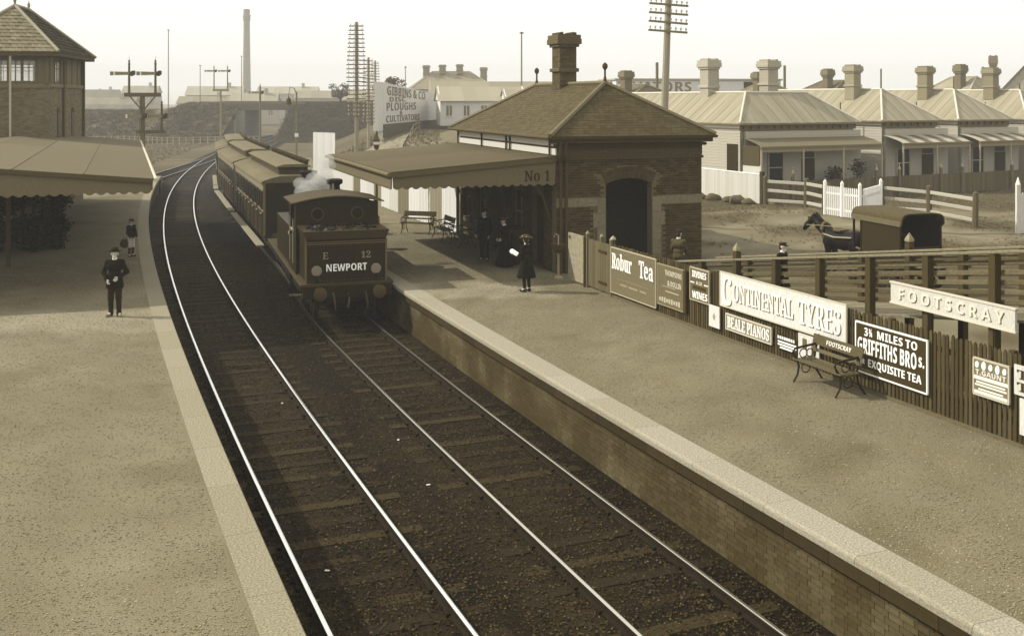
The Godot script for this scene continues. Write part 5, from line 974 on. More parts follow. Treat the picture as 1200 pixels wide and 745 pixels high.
	for q in 15:
		var u := q / 14.0; var c := Vector3(-0.0 - 1.0 * u + 0.25 * sin(q * 2.1), 3.55 + 0.3 * sin(PI * minf(1.0, u * 1.4)) + 0.18 * cos(q * 1.7), -4.7 - 0.9 * u + 0.3 * sin(q * 3.3)); if q > 10: c = Vector3(0.1 + 0.2 * sin(q * 2.0), 3.85 + 0.17 * (q - 10), -5.0 - 0.2 * (q - 10))
		var sz := Vector3(0.56, 0.44, 0.6) * (0.75 + 0.4 * absf(sin(q * 1.9)))
		var f := FogVolume.new(); f.name = "steam" if n == 0 else "steam_%03d" % n; n += 1; f.shape = RenderingServer.FOG_VOLUME_SHAPE_ELLIPSOID; f.size = sz
		var fm := FogMaterial.new(); fm.density = 1.1; fm.albedo = Color(1, 0.99, 0.95); f.material = fm; add_child(f); f.position = o * c; tag(f, "puff of white steam drifting above the locomotive cab", "steam", "steam above the locomotive")
func carriages():
	var c := thing("passenger_carriage", "carriage with raised clerestory roof coupled behind the locomotive", "carriage", Vector3.ZERO, 0.0, "carriages of the train"); c.set_meta("kindname", "passenger_carriage")
	var L := 13.5; var side := mat(0.19, "streak", 1.5, 0.45, 0.2); var dark := mat(0.15, "", 1, 0.6); var roof := mat(0.50, "mottle", 1.4, 0.85); var trim := mat(0.42, "", 1, 0.6)
	part(c, "body", boxm(2.6, 2.25, L, 0.02), side, at(0, 2.12, 0)); part(c, "underframe", boxm(2.2, 0.3, L - 0.1), dark, at(0, 0.85, 0))
	for sd in [-1, 1]:
		part(c, "footboard", boxm(0.32, 0.05, L - 0.2, 0.01), mat(0.62, "plank", 1.0), at(sd * 1.42, 0.66, 0)); part(c, "cornice", boxm(0.08, 0.12, L), trim, at(sd * 1.32, 3.2, 0)); part(c, "waist_rail", boxm(0.03, 0.08, L - 0.1), trim, at(sd * 1.31, 2.05, 0)); part(c, "upper_panel", boxm(0.03, 0.28, L - 0.1), mat(0.52, "streak", 1.0), at(sd * 1.312, 3.02, 0))
		for k in 8:
			var z := -L / 2 + 0.85 + k * 1.685
			var d := part(c, "door", boxm(0.04, 1.95, 0.66, 0.01), mat(0.17, "streak", 1.0, 0.45), at(sd * 1.305, 2.0, z)); part(d, "window", boxm(0.03, 0.62, 0.5), mat(0.1, "", 1, 0.1), at(sd * 0.015, 0.48, 0)); part(d, "handle", boxm(0.06, 0.04, 0.14, 0.01), mat(0.85, "", 1, 0.3, 0, 0.6), at(sd * 0.05, -0.06, 0.25)); part(d, "hinge", boxm(0.05, 0.08, 0.05), trim, at(sd * 0.03, -0.6, -0.33))
			if k < 7: part(c, "quarter_light", boxm(0.03, 0.6, 0.5), mat(0.1, "", 1, 0.1), at(sd * 1.312, 2.48, z + 0.84))
	var low := PackedVector2Array([Vector2(-1.42, 3.22), Vector2(-1.36, 3.3), Vector2(-1.0, 3.42), Vector2(-0.62, 3.5), Vector2(0.62, 3.5), Vector2(1.0, 3.42), Vector2(1.36, 3.3), Vector2(1.42, 3.22)])
	for k in 4: part(c, "roof_section", exm(low, -L / 2 - 0.1 + k * (L + 0.2) / 4, -L / 2 - 0.12 + (k + 1) * (L + 0.2) / 4), mat(0.41 + 0.015 * (k % 3), "mottle", 1.4, 0.85))
	part(c, "clerestory", boxm(1.2, 0.36, L - 1.6, 0.01), mat(0.3, "streak", 1.0), at(0, 3.68, 0)); part(c, "clerestory_roof", exm(PackedVector2Array([Vector2(-0.72, 3.84), Vector2(-0.4, 3.93), Vector2(0.4, 3.93), Vector2(0.72, 3.84), Vector2(0.72, 3.81), Vector2(-0.72, 3.81)]), -L / 2 + 0.6, L / 2 - 0.6), mat(0.43, "mottle", 1.4, 0.85))
	for k in 14:
		for sd in [-1, 1]: part(c, "clerestory_window", boxm(0.03, 0.2, 0.6), mat(0.12, "", 1, 0.15), at(sd * 0.605, 3.69, -L / 2 + 1.3 + k * 0.84))
		part(c, "roof_ventilator", lathem([[0, 0], [0.09, 0], [0.09, 0.14], [0.14, 0.16], [0.12, 0.22], [0, 0.25]], 8), mat(0.2, "", 1, 0.7), at(0.55, 3.88, -L / 2 + 0.9 + k * 0.9))
	for z in [-1, 1]:
		part(c, "end_beam", boxm(2.5, 0.3, 0.1), dark, at(0, 1.0, z * (L / 2 + 0.03))); buffers(c, z * (L / 2 + 0.06), float(z)); part(c, "end_panel", boxm(2.5, 2.1, 0.04), mat(0.15, "streak", 1.0, 0.5), at(0, 2.15, z * (L / 2 + 0.012)))
		for x in [-1.27, 1.27]: part(c, "corner_post", boxm(0.07, 2.15, 0.05), mat(0.4, "", 1, 0.5), at(x, 2.15, z * (L / 2 + 0.03)))
		for x in [-0.75, 0.0, 0.75]: part(c, "end_batten", boxm(0.05, 2.1, 0.03), dark, at(x, 2.15, z * (L / 2 + 0.045)))
		part(c, "lamp_iron", boxm(0.2, 0.26, 0.2, 0.02), dark, at(-1.05, 3.1, z * (L / 2 + 0.15)))
		for w in [-1.2, 1.2]:
			for sd in [-0.8, 0.8]: wheel(c, 0.47, sd, 0.47, z * 4.5 + w, 8)
		part(c, "bogie_frame", boxm(1.9, 0.2, 3.2), dark, at(0, 0.55, z * 4.5))
	var labels := ["", "middle carriage of the train on the curve", "last carriage of the train far down the line"]
	var d := 42.6
	for k in 3:
		var e := step_on(d, 3.55, L); var a := on(d, two(d)); var b := on(e, two(e)); var turn := atan2(-(b - a).x, -(b - a).z)
		if k == 0: c.position = (a + b) / 2; c.rotation.y = turn
		else: copy(c, (a + b) / 2, turn, labels[k])
		d = step_on(e, 3.55, 1.0)
# ---------------------------------------------------------------- signals, poles and lamps
func doll(s, x: float, y0: float, y1: float, arm_y: Array, tone: float, z := 0.0):
	var d := part(s, "doll_post", tubem([Vector3(x, y0, z), Vector3(x, y1, z)], 0.09, 0.07), mat(tone, "streak", 0.6)); part(d, "doll_finial", lathem([[0.11, 0], [0.05, 0.12], [0.08, 0.22], [0.015, 0.34], [0, 0.75]], 8), mat(tone - 0.06, "", 1, 0.8), at(x, y1, z))
	for y in arm_y:
		var a := part(d, "semaphore_arm", exm(PackedVector2Array([Vector2(0.15, -0.1), Vector2(0.15, 0.1), Vector2(-1.3, 0.14), Vector2(-1.3, -0.14)]), -0.015, 0.015), mat(tone + 0.1, "", 1, 0.7), at(x, y, z + 0.12)); part(a, "arm_stripe", boxm(0.12, 0.27, 0.035), mat(0.85, "", 1, 0.8), at(-1.0, 0, 0)); part(d, "spectacle", lathem([[0, 0], [0.18, 0], [0.18, 0.04], [0, 0.04]], 12, Transform3D(Basis(Vector3.RIGHT, PI / 2), Vector3(x + 0.24, y - 0.02, z + 0.1))), mat(0.2, "", 1, 0.4)); part(d, "signal_lamp", boxm(0.2, 0.3, 0.2, 0.03), mat(0.22, "", 1, 0.7), at(x + 0.28, y + 0.05, z - 0.1))
func signals():
	var s := thing("bracket_signal", "tall bracket signal with several semaphore arms beyond the left shelter", "signal", Vector3(-26.0, 0, -75.0))
	part(s, "main_post", tubem([Vector3(0, -0.2, 0), Vector3(0, 6.9, 0)], 0.2, 0.16, 8), mat(0.44, "streak", 0.6)); part(s, "bracket_beam", boxm(2.5, 0.28, 0.35, 0.02), mat(0.38, "streak", 0.6), at(0, 6.95, 0)); part(s, "lower_beam", boxm(2.0, 0.22, 0.3, 0.02), mat(0.38, "streak", 0.6), at(0.6, 4.35, 0))
	for q in [-1, 1]: part(s, "brace", tubem([Vector3(q * 0.1, 5.9, 0), Vector3(q * 0.9, 6.85, 0)], 0.05), mat(0.38, "", 1, 0.8))
	doll(s, -0.95, 7.05, 9.1, [8.45], 0.36); doll(s, 0.9, 7.05, 9.1, [8.45], 0.36); doll(s, 1.35, 4.4, 6.2, [5.45], 0.36); doll(s, 0.0, 4.4, 5.9, [5.45], 0.36, 0.25)
	part(s, "ladder", tubem([Vector3(-0.3, 0, 0.3), Vector3(-0.1, 6.9, 0.2)], 0.03), mat(0.4, "", 1, 0.8))
	s = thing("distant_signal", "small twin post signal on a tall mast, hazy", "signal", Vector3(-41.0, 1.0, -150)); part(s, "main_post", tubem([Vector3(0, -1, 0), Vector3(0, 6.9, 0)], 0.17, 0.12), mat(0.46, "", 1, 0.8)); part(s, "bracket_beam", boxm(2.2, 0.3, 0.3), mat(0.5, "", 1, 0.8), at(0, 6.9, 0)); doll(s, -0.95, 7.0, 10.0, [9.6], 0.46); doll(s, 0.95, 7.0, 10.0, [9.6], 0.46)
	s = thing("signal_post", "slender signal post beside the tail of the train", "signal", Vector3(-28.6, 0, -121)); part(s, "main_post", tubem([Vector3(0, -0.2, 0), Vector3(0, 8.0, 0)], 0.16, 0.11), mat(0.46, "streak", 0.6)); doll(s, 0.0, 6.0, 8.0, [7.4], 0.42)
	s = thing("signal_post", "thin post with small white plate by the board fence", "signal", Vector3(-18.0, DECK, -89)); part(s, "main_post", tubem([Vector3(0, -0.2, 0), Vector3(0, 6.2, 0)], 0.09, 0.07), mat(0.42, "", 1, 0.8)); part(s, "plate", boxm(0.3, 0.3, 0.03), mat(0.92, "", 1, 0.8), at(0.02, 2.6, 0.1))
	part(s, "swan_neck", tubem([Vector3(0, 6.0, 0), Vector3(-0.2, 6.5, 0), Vector3(-0.55, 6.6, 0), Vector3(-0.65, 5.9, 0)], 0.04), mat(0.35, "", 1, 0.8)); part(s, "hanging_lamp", lathem([[0, 0], [0.24, 0.1], [0.2, 0.5], [0.08, 0.62], [0, 0.8]], 10), mat(0.25, "", 1, 0.6), at(-0.65, 5.1, 0))
	gas_lamp("gas lamp standing on platform just beyond the awning roof", Vector3(-6.1, DECK, -48.0), 3.35)
func gas_lamp(label: String, p: Vector3, h: float):
	var l := thing("platform_lamp", label, "lamp", p, 0.35, "platform lamps"); part(l, "post", lathem([[0.14, 0], [0.14, 0.3], [0.07, 0.4], [0.05, h - 0.3], [0.05, h]], 10), mat(0.3, "", 1, 0.7)); part(l, "crossbar", boxm(0.6, 0.03, 0.03), mat(0.3, "", 1, 0.7), at(0, h - 0.35, 0))
	var ln := part(l, "lantern", lathem([[0.12, 0], [0.2, 0.36], [0.23, 0.38], [0.08, 0.6], [0.06, 0.7], [0.02, 0.8], [0, 0.85]], 4), mat(0.26, "", 1, 0.5), at(0, h, 0, 0.4)); part(ln, "pane", lathem([[0.123, 0.03], [0.196, 0.33]], 4), mat(0.92, "", 1, 0.15))
func telegraph(label: String, p: Vector3, h: float, arms: int, gap: float, wide: float, r0: float, tone: float, lean := 0.0, first := 0.35):
	var t := thing("telegraph_pole", label, "pole", p, 0.0, "telegraph poles"); t.rotation.z = lean
	part(t, "pole", tubem([Vector3(0, -0.5, 0), Vector3(0, h, 0)], r0, r0 * 0.7, 10), mat(tone, "streak", 0.8))
	for k in arms:
		var y := h - first - k * gap; var w := wide * (0.75 + 0.25 * minf(1.0, k / 9.0)) if arms > 12 else wide
		var a := part(t, "cross_arm", boxm(w, 0.09, 0.09, 0.01), mat(tone - 0.18, "", 1, 0.85), Transform3D(Basis(Vector3.BACK, rng.randf_range(-0.012, 0.012) - (0.05 if arms < 12 else 0.0)), Vector3(0, y, r0)))
		for q in (4 if arms > 12 else 8):
			var n := 4 if arms > 12 else 8
			var x := (q - (n - 1) / 2.0) * w / n * 1.05
			part(a, "insulator", lathem([[0.02, 0], [0.02, 0.06], [0.045, 0.08], [0.04, 0.15], [0, 0.17]], 6), mat(0.75, "", 1, 0.4), at(x, 0.04, 0))
func poles():
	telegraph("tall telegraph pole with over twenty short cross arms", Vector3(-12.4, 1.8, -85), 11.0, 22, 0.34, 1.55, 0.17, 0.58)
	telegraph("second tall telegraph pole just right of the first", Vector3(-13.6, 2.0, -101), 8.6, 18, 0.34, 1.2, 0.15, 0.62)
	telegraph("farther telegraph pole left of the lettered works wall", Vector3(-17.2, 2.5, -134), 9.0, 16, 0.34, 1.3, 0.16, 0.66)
	telegraph("thick pale telegraph pole rising behind the station roof", Vector3(6.55, DECK, -47.0), 12.0, 9, 0.39, 1.72, 0.19, 0.64, -0.035, -0.6 + 0.9)
	for q in [[1.15, 128.0, 14.5, 0.17, "slim dark pole rising behind the station's far ridge"], [-22.0, 150.0, 12.0, 0.12, "thin pole above the lettered works wall"], [-64.5, 200.0, 19.5, 0.14, "thin mast far left of the tall chimney"], [-60.0, 205.0, 13.0, 0.12, "short thin mast left of the twin post signal"], [-16.5, 165.0, 11.5, 0.12, "thin pole near the chimneyed house on the skyline"], [15.5, 80.0, 9.2, 0.06, "thin vent mast behind the corner cottage"], [-66.0, 260.0, 17.0, 0.16, "hazy mast right of the tall chimney"]]:
		var m := thing("mast", q[4], "pole", Vector3(q[0], 0, -q[1]), 0.0, "thin poles on the skyline"); part(m, "pole", tubem([Vector3.ZERO, Vector3(0, q[2], 0)], q[3] * 0.8, q[3] * 0.55), mat(0.45, "", 1, 0.85)); part(m, "pole_cap", lathem([[q[3] * 1.5, 0], [q[3] * 1.5, 0.12], [0, 0.25]], 8), mat(0.4, "", 1, 0.85), at(0, q[2], 0))
# ---------------------------------------------------------------- benches and small things on the platforms
func bench(label: String, xf: Transform3D, named: bool) -> Node3D:
	var b := thing("platform_bench", label, "bench", Vector3.ZERO, 0.0, "platform benches"); b.transform = xf
	var iron := mat(0.15, "", 1, 0.55); var wood := mat(0.38, "plank", 0.5, 0.8); var L := 1.45
	for k in 5: part(b, "seat_slat", boxm(L, 0.03, 0.078, 0.006), mat([0.38, 0.42, 0.36][k % 3], "plank", 0.5, 0.7), Transform3D(Basis(Vector3.RIGHT, -0.08 + 0.05 * (k - 2)), Vector3(0, 0.44 - 0.008 * (2 - absf(k - 2)), 0.22 - k * 0.092)))
	part(b, "back_board", boxm(L, 0.2, 0.03, 0.006), mat(0.36, "plank", 0.5, 0.7), Transform3D(Basis(Vector3.RIGHT, -0.2), Vector3(0, 0.80, -0.27))); part(b, "back_slat", boxm(L, 0.07, 0.028, 0.006), mat(0.42, "plank", 0.5, 0.7), Transform3D(Basis(Vector3.RIGHT, -0.2), Vector3(0, 0.6, -0.235)))
	if named: text(b, "lettering", "FOOTSCRAY", 0.72, 0.09, mat(0.85, "", 1, 0.8), Transform3D(Basis(Vector3.RIGHT, -0.2), Vector3(0.06, 0.80, -0.25)))
	for x in [-L / 2 + 0.1, L / 2 - 0.1]:
		var e := Node3D.new(); e.name = "iron_end"; b.add_child(e, true)
		part(e, "front_leg", tubem([Vector3(x, 0.42, 0.2), Vector3(x, 0.3, 0.17), Vector3(x, 0.14, 0.2), Vector3(x, 0.0, 0.3)], 0.024, 0.02), iron); part(e, "rear_leg", tubem([Vector3(x, 0.9, -0.32), Vector3(x, 0.6, -0.24), Vector3(x, 0.4, -0.2), Vector3(x, 0.2, -0.26), Vector3(x, 0.0, -0.4)], 0.024, 0.02), iron)
		part(e, "arm_rest", tubem([Vector3(x, 0.72, -0.27), Vector3(x, 0.70, -0.1), Vector3(x, 0.68, 0.1), Vector3(x, 0.66, 0.26), Vector3(x, 0.6, 0.31), Vector3(x, 0.52, 0.28), Vector3(x, 0.42, 0.2)], 0.024), iron); part(e, "seat_bearer", tubem([Vector3(x, 0.41, 0.22), Vector3(x, 0.4, -0.2)], 0.024), iron)
		for q in [[0.06, 0.55, 0.09], [-0.1, 0.55, 0.08], [0.0, 0.26, 0.1]]:
			var ring := []
			for k in 11: ring.append(Vector3(x, q[1] + sin(TAU * k / 10) * q[2], q[0] + cos(TAU * k / 10) * q[2]))
			part(e, "scroll", tubem(ring, 0.013, -1, 5), iron)
	return b
func furniture():
	bench("near bench with iron scroll ends and station name on its back", faced(16.95, 9.72, DECK), true)
	bench("bench nearest the doorway under the awning's far end", faced(37.3, 9.55, DECK), false); bench("middle bench of three under the awning's far end", faced(39.4, 9.5, DECK), false)
	bench("farthest bench standing square to the others past the awning", Transform3D(faced(41.4, 9.0, DECK).basis * Basis(Vector3.UP, 0.9), on(41.4, 9.0, DECK)), false)
	var f := thing("drinking_fountain", "small iron fountain bowl on a thin stand by the station corner", "fountain", Vector3(1.45, DECK, -33.3), 0.3); part(f, "stand", lathem([[0.16, 0], [0.16, 0.04], [0.04, 0.1], [0.035, 0.75], [0.08, 0.8]], 10), mat(0.5, "", 1, 0.6)); part(f, "bowl", lathem([[0.08, 0.8], [0.2, 0.92], [0.24, 1.05], [0.25, 1.08], [0.2, 1.07], [0.0, 0.95]], 14), mat(0.24, "", 1, 0.6)); part(f, "spout", tubem([Vector3(0, 0.95, 0), Vector3(0, 1.35, 0), Vector3(-0.1, 1.4, 0), Vector3(-0.14, 1.3, 0)], 0.022), mat(0.6, "", 1, 0.5))
	var t := thing("luggage_trunk", "large dark trunk standing against the wall under the awning", "trunk", Vector3(0.15, DECK, -36.6), deg_to_rad(19.5)); part(t, "box", boxm(0.7, 1.0, 1.1, 0.04), mat(0.16, "mottle", 0.6), at(0, 0.5, 0)); part(t, "lid", boxm(0.74, 0.2, 1.14, 0.06), mat(0.2, "mottle", 0.6), at(0, 1.08, 0))
	for z in [-0.35, 0.35]: part(t, "strap", boxm(0.76, 1.06, 0.06, 0.01), mat(0.3, "", 1, 0.7), at(0, 0.55, z))
	var p := thing("paper_scrap", "scrap of white paper lying on the ballast left of second track", "paper", on(18.0, 2.0, -0.13), 0.4); part(p, "sheet", boxm(0.07, 0.006, 0.04, 0.0), mat(0.8, "", 1, 0.8))
	for q in [[20.4, 2.2, "folded paper scrap on ballast just before the second rail"], [15.5, -0.4, "small paper scrap between the left track's rails"], [23.6, 0.5, "paper scrap lying by the inner rail of the left track"]]: var c := copy(p, on(q[0], q[1], -0.13), q[0], q[2]); c.set_meta("group", "paper scraps on the ballast")
	p.set_meta("group", "paper scraps on the ballast")
# ---------------------------------------------------------------- bodies: tapered capsules joined smoothly and meshed as surface nets
func blob(st: SurfaceTool, prims: Array, cell: float, k: float):      # prims: [a, b, ra, rb]
	var lo := Vector3(1e9, 1e9, 1e9); var hi := -lo
	for p in prims:
		var r: float = maxf(p[2], p[3]) + k + cell * 2
		lo = lo.min(p[0] - Vector3.ONE * r).min(p[1] - Vector3.ONE * r); hi = hi.max(p[0] + Vector3.ONE * r).max(p[1] + Vector3.ONE * r)
	var n := Vector3i(((hi - lo) / cell).ceil()) + Vector3i.ONE; var f := PackedFloat32Array(); f.resize(n.x * n.y * n.z); f.fill(1.0); var sy := n.x; var sz := n.x * n.y
	for p in prims:
		var a: Vector3 = p[0]; var b: Vector3 = p[1]; var ra: float = p[2]; var rb: float = p[3]; var r := maxf(ra, rb) + k + cell * 1.5
		var i0 := Vector3i(((a.min(b) - Vector3.ONE * r - lo) / cell).floor()).clamp(Vector3i.ZERO, n - Vector3i.ONE); var i1 := Vector3i(((a.max(b) + Vector3.ONE * r - lo) / cell).ceil()).clamp(Vector3i.ZERO, n - Vector3i.ONE)
		var ab := b - a; var l2 := maxf(ab.length_squared(), 1e-9)
		for z in range(i0.z, i1.z + 1):
			for y in range(i0.y, i1.y + 1):
				for x in range(i0.x, i1.x + 1):
					var q := lo + Vector3(x, y, z) * cell; var t := clampf((q - a).dot(ab) / l2, 0.0, 1.0)
					var d := (q - a - ab * t).length() - lerpf(ra, rb, t); var i := x + y * sy + z * sz; var e := f[i]
					var h := clampf(0.5 + 0.5 * (e - d) / k, 0.0, 1.0); f[i] = lerpf(e, d, h) - k * h * (1.0 - h)
	var verts := {}; var corners := [0, 1, sy, 1 + sy, sz, 1 + sz, sy + sz, 1 + sy + sz]
	var edges := [[0, 1], [2, 3], [4, 5], [6, 7], [0, 2], [1, 3], [4, 6], [5, 7], [0, 4], [1, 5], [2, 6], [3, 7]]
	for z in n.z - 1:
		for y in n.y - 1:
			for x in n.x - 1:
				var i := x + y * sy + z * sz; var m := 0
				for c in 8:
					if f[i + corners[c]] < 0.0: m |= 1 << c
				if m == 0 or m == 255: continue
				var s := Vector3.ZERO; var cnt := 0
				for e in edges:
					if ((m >> e[0]) & 1) != ((m >> e[1]) & 1):
						var fa := f[i + corners[e[0]]]; var fb := f[i + corners[e[1]]]; var t := fa / (fa - fb)
						var pa := Vector3(e[0] & 1, (e[0] >> 1) & 1, e[0] >> 2); var pb := Vector3(e[1] & 1, (e[1] >> 1) & 1, e[1] >> 2); s += pa.lerp(pb, t); cnt += 1
				verts[i] = lo + (Vector3(x, y, z) + s / cnt) * cell
	st.set_smooth_group(0)
	for i in verts:
		var inside := f[i] < 0.0
		for ax in [[1, sy, sz], [sy, sz, 1], [sz, 1, sy]]:
			if (f[i + ax[0]] < 0.0) == inside: continue
			var p = verts.get(i); var q = verts.get(i - ax[1]); var r = verts.get(i - ax[1] - ax[2]); var s = verts.get(i - ax[2])
			if q == null or r == null or s == null: continue
			if inside: quad(st, p, s, r, q)
			else: quad(st, p, q, r, s)
func blobm(prims: Array, cell: float, k: float) -> Mesh:
	var st := begin(); blob(st, prims, cell, k); return done(st, true)
func hand(wr: Vector3, el: Vector3, side: float, toward: Vector3, s: float) -> Array:
	var d := (wr - el).normalized(); var c := (toward - d * toward.dot(d)).normalized(); var across := d.cross(c).normalized() * side; var out := []
	for k in 4: out.append([wr + across * (k - 1.5) * 0.012 * s, wr + (d * 0.085 + across * (k - 1.5) * 0.02) * s, 0.013 * s, 0.0115 * s])
	for k in 4:
		var a := wr + (d * 0.085 + across * (k - 1.5) * 0.021) * s; var l: float = [0.062, 0.072, 0.068, 0.054][k] * s; var m := a + (d * 0.75 + c * 0.35) * l * 0.55; out.append([a, m, 0.0098 * s, 0.0088 * s]); out.append([m, m + (d * 0.4 + c * 0.85) * l * 0.55, 0.0088 * s, 0.0075 * s])
	var th := wr + (d * 0.025 - across * 0.032) * s; var tm := th + (d * 0.55 - across * 0.6 + c * 0.35).normalized() * 0.045 * s
	out.append([th, tm, 0.013 * s, 0.011 * s]); out.append([tm, tm + (d * 0.85 + c * 0.4).normalized() * 0.034 * s, 0.0105 * s, 0.0085 * s])
	return out
# a person facing +z; pose gives joint positions for a height of 1.75 m; wear says what is worn
func person(label: String, where: Vector3, turn: float, height: float, pose: Dictionary, wear: Dictionary) -> Node3D:
	var s := height / 1.75; var t := thing("person", label, "person", where, turn)
	var j := {"hl": Vector3(0.09, 0.92, 0), "kl": Vector3(0.10, 0.5, 0.02), "al": Vector3(0.10, 0.09, -0.02), "hr": Vector3(-0.09, 0.92, 0), "kr": Vector3(-0.10, 0.5, 0.02), "ar": Vector3(-0.11, 0.09, -0.02), "pel": Vector3(0, 0.95, 0), "wst": Vector3(0, 1.1, 0.01), "ch": Vector3(0, 1.32, 0.0), "nk": Vector3(0, 1.5, 0.0), "hd": Vector3(0, 1.635, 0.025), "sl": Vector3(0.18, 1.42, 0), "el": Vector3(0.235, 1.14, -0.03), "wl": Vector3(0.23, 0.90, 0.06), "sr": Vector3(-0.18, 1.42, 0), "er": Vector3(-0.235, 1.14, -0.03), "wr": Vector3(-0.23, 0.90, 0.06), "tl": Vector3(0.13, 0.035, 0.13), "tr": Vector3(-0.15, 0.035, 0.13)}
	for k in pose: j[k] = pose[k]
	for k in j: j[k] = j[k] * s
	var limb := func(a, b, r0, r1): return [j[a], j[b], r0 * s, r1 * s]
	var arms := func(g: float) -> Array: return [limb.call("sl", "el", 0.05 + g, 0.041 + g), limb.call("el", "wl", 0.041 + g, 0.029 + g), limb.call("sr", "er", 0.05 + g, 0.041 + g), limb.call("er", "wr", 0.041 + g, 0.029 + g)]
	var legs := func(g: float) -> Array: return [limb.call("hl", "kl", 0.083 + g, 0.055 + g), limb.call("kl", "al", 0.055 + g, 0.037 + g), limb.call("hr", "kr", 0.083 + g, 0.055 + g), limb.call("kr", "ar", 0.055 + g, 0.037 + g)]
	var sh := Vector3(0.09, 0, 0) * s
	var trunk := func(g: float) -> Array: return [[j.pel - sh * 0.7, j.pel + sh * 0.7, (0.105 + g) * s, (0.105 + g) * s], [j.wst - sh * 0.55, j.wst + sh * 0.55, (0.1 + g) * s, (0.1 + g) * s], [j.ch - sh * 0.8, j.ch + sh * 0.8, (0.115 + g) * s, (0.115 + g) * s], [j.sl, j.sr, (0.055 + g) * s, (0.055 + g) * s]]
	# one continuous skin: limbs and trunk, then the finer head and hands joined on
	var st := begin()
	blob(st, trunk.call(0.0) + arms.call(0.0) + legs.call(0.0) + [limb.call("ch", "nk", 0.07, 0.055), limb.call("nk", "hd", 0.055, 0.05), limb.call("al", "tl", 0.045, 0.03), limb.call("ar", "tr", 0.045, 0.03)], 0.022 * s, 0.04 * s)
	var h: Vector3 = j.hd; var hb := Basis(Vector3.UP, wear.get("look", 0.0)); var pt := func(x, y, z): return h + hb * Vector3(x, y, z) * s
	blob(st, [[pt.call(0, 0.045, -0.02), pt.call(0, 0.035, 0.015), 0.083 * s, 0.08 * s], [pt.call(0, -0.05, 0.02), pt.call(0, -0.085, 0.045), 0.058 * s, 0.036 * s], [pt.call(0, 0.01, 0.085), pt.call(0, -0.028, 0.108), 0.01 * s, 0.016 * s], [pt.call(-0.03, 0.028, 0.08), pt.call(0.03, 0.028, 0.08), 0.013 * s, 0.013 * s], [pt.call(-0.02, -0.062, 0.078), pt.call(0.02, -0.062, 0.078), 0.009 * s, 0.009 * s], [pt.call(0.083, 0.02, -0.005), pt.call(0.085, -0.02, 0.0), 0.017 * s, 0.012 * s], [pt.call(-0.083, 0.02, -0.005), pt.call(-0.085, -0.02, 0.0), 0.017 * s, 0.012 * s], [j.nk + Vector3(0, -0.04, 0) * s, pt.call(0, -0.05, -0.01), 0.056 * s, 0.052 * s]], 0.009, 0.018 * s)
	blob(st, hand(j.wl, j.el, 1.0, wear.get("palm_l", Vector3(-1, 0, 0.3)), s), 0.0055, 0.005); blob(st, hand(j.wr, j.er, -1.0, wear.get("palm_r", Vector3(1, 0, 0.3)), s), 0.0055, 0.005)
	part(t, "body", done(st, true), mat(wear.get("skin", 0.68), "", 1, 0.7))
	for x in [-0.03, 0.03]: part(t, "eye", lathem([[0, -0.01], [0.009, 0], [0, 0.01]], 6), mat(0.15, "", 1, 0.3), Transform3D(Basis.IDENTITY, pt.call(x, 0.01, 0.088)))
	part(t, "hair", blobm([[pt.call(0, 0.06, -0.035), pt.call(0, -0.01, -0.05), 0.083 * s, 0.07 * s], [pt.call(0, 0.085, 0.0), pt.call(0, 0.09, 0.03), 0.06 * s, 0.05 * s]] + ([[pt.call(0, -0.05, -0.09), pt.call(0, -0.12, -0.1), 0.05 * s, 0.04 * s]] if wear.has("bun") else []), 0.012, 0.02 * s), mat(0.2, "mottle", 0.1, 0.7))
	var cloth := mat(wear.coat, "mottle", 0.35, 0.95, 0.4)
	var cp: Array = trunk.call(0.024) + arms.call(0.016) + [limb.call("ch", "nk", 0.085, 0.06)]
	if wear.has("tails"): cp += [[j.pel + Vector3(0.07, 0, 0) * s, j.hl.lerp(j.kl, wear.tails) + Vector3(0.01, 0, 0) * s, 0.13 * s, 0.125 * s], [j.pel - Vector3(0.07, 0, 0) * s, j.hr.lerp(j.kr, wear.tails) - Vector3(0.01, 0, 0) * s, 0.13 * s, 0.125 * s]]
	var coat := part(t, "coat", blobm(cp, 0.02 * s, 0.035 * s), cloth)
	for e in [["wl", "el"], ["wr", "er"]]: var d2: Vector3 = (j[e[0]] - j[e[1]]).normalized(); part(coat, "cuff", tubem([j[e[0]] - d2 * 0.05 * s, j[e[0]] - d2 * 0.005 * s], 0.049 * s, 0.047 * s, 10), cloth)
	if wear.get("collar", true): part(coat, "collar", lathem([[0.068 * s, 0], [0.062 * s, 0.045 * s]], 12, Transform3D(Basis(Vector3.RIGHT, 0.15), j.nk + Vector3(0, 0.0, 0.005) * s)), mat(0.9, "", 1, 0.8))
	if wear.get("shirt", false):
		part(coat, "shirt_front", exm(PackedVector2Array([Vector2(-0.045, 0.12), Vector2(0.045, 0.12), Vector2(0.0, -0.1)]), 0, 0.02, Transform3D(Basis(Vector3.RIGHT, -0.12), j.ch + Vector3(0, 0.03, 0.135) * s)), mat(0.85, "", 1, 0.8))
		for k in 3: part(coat, "button", lathem([[0, 0], [0.012, 0], [0, 0.008]], 6, Transform3D(Basis(Vector3.RIGHT, PI / 2), Vector3.ZERO)), mat(0.4, "", 1, 0.4), Transform3D(Basis.IDENTITY, j.wst.lerp(j.ch, k * 0.4) + Vector3(0.01, 0, 0.128) * s))
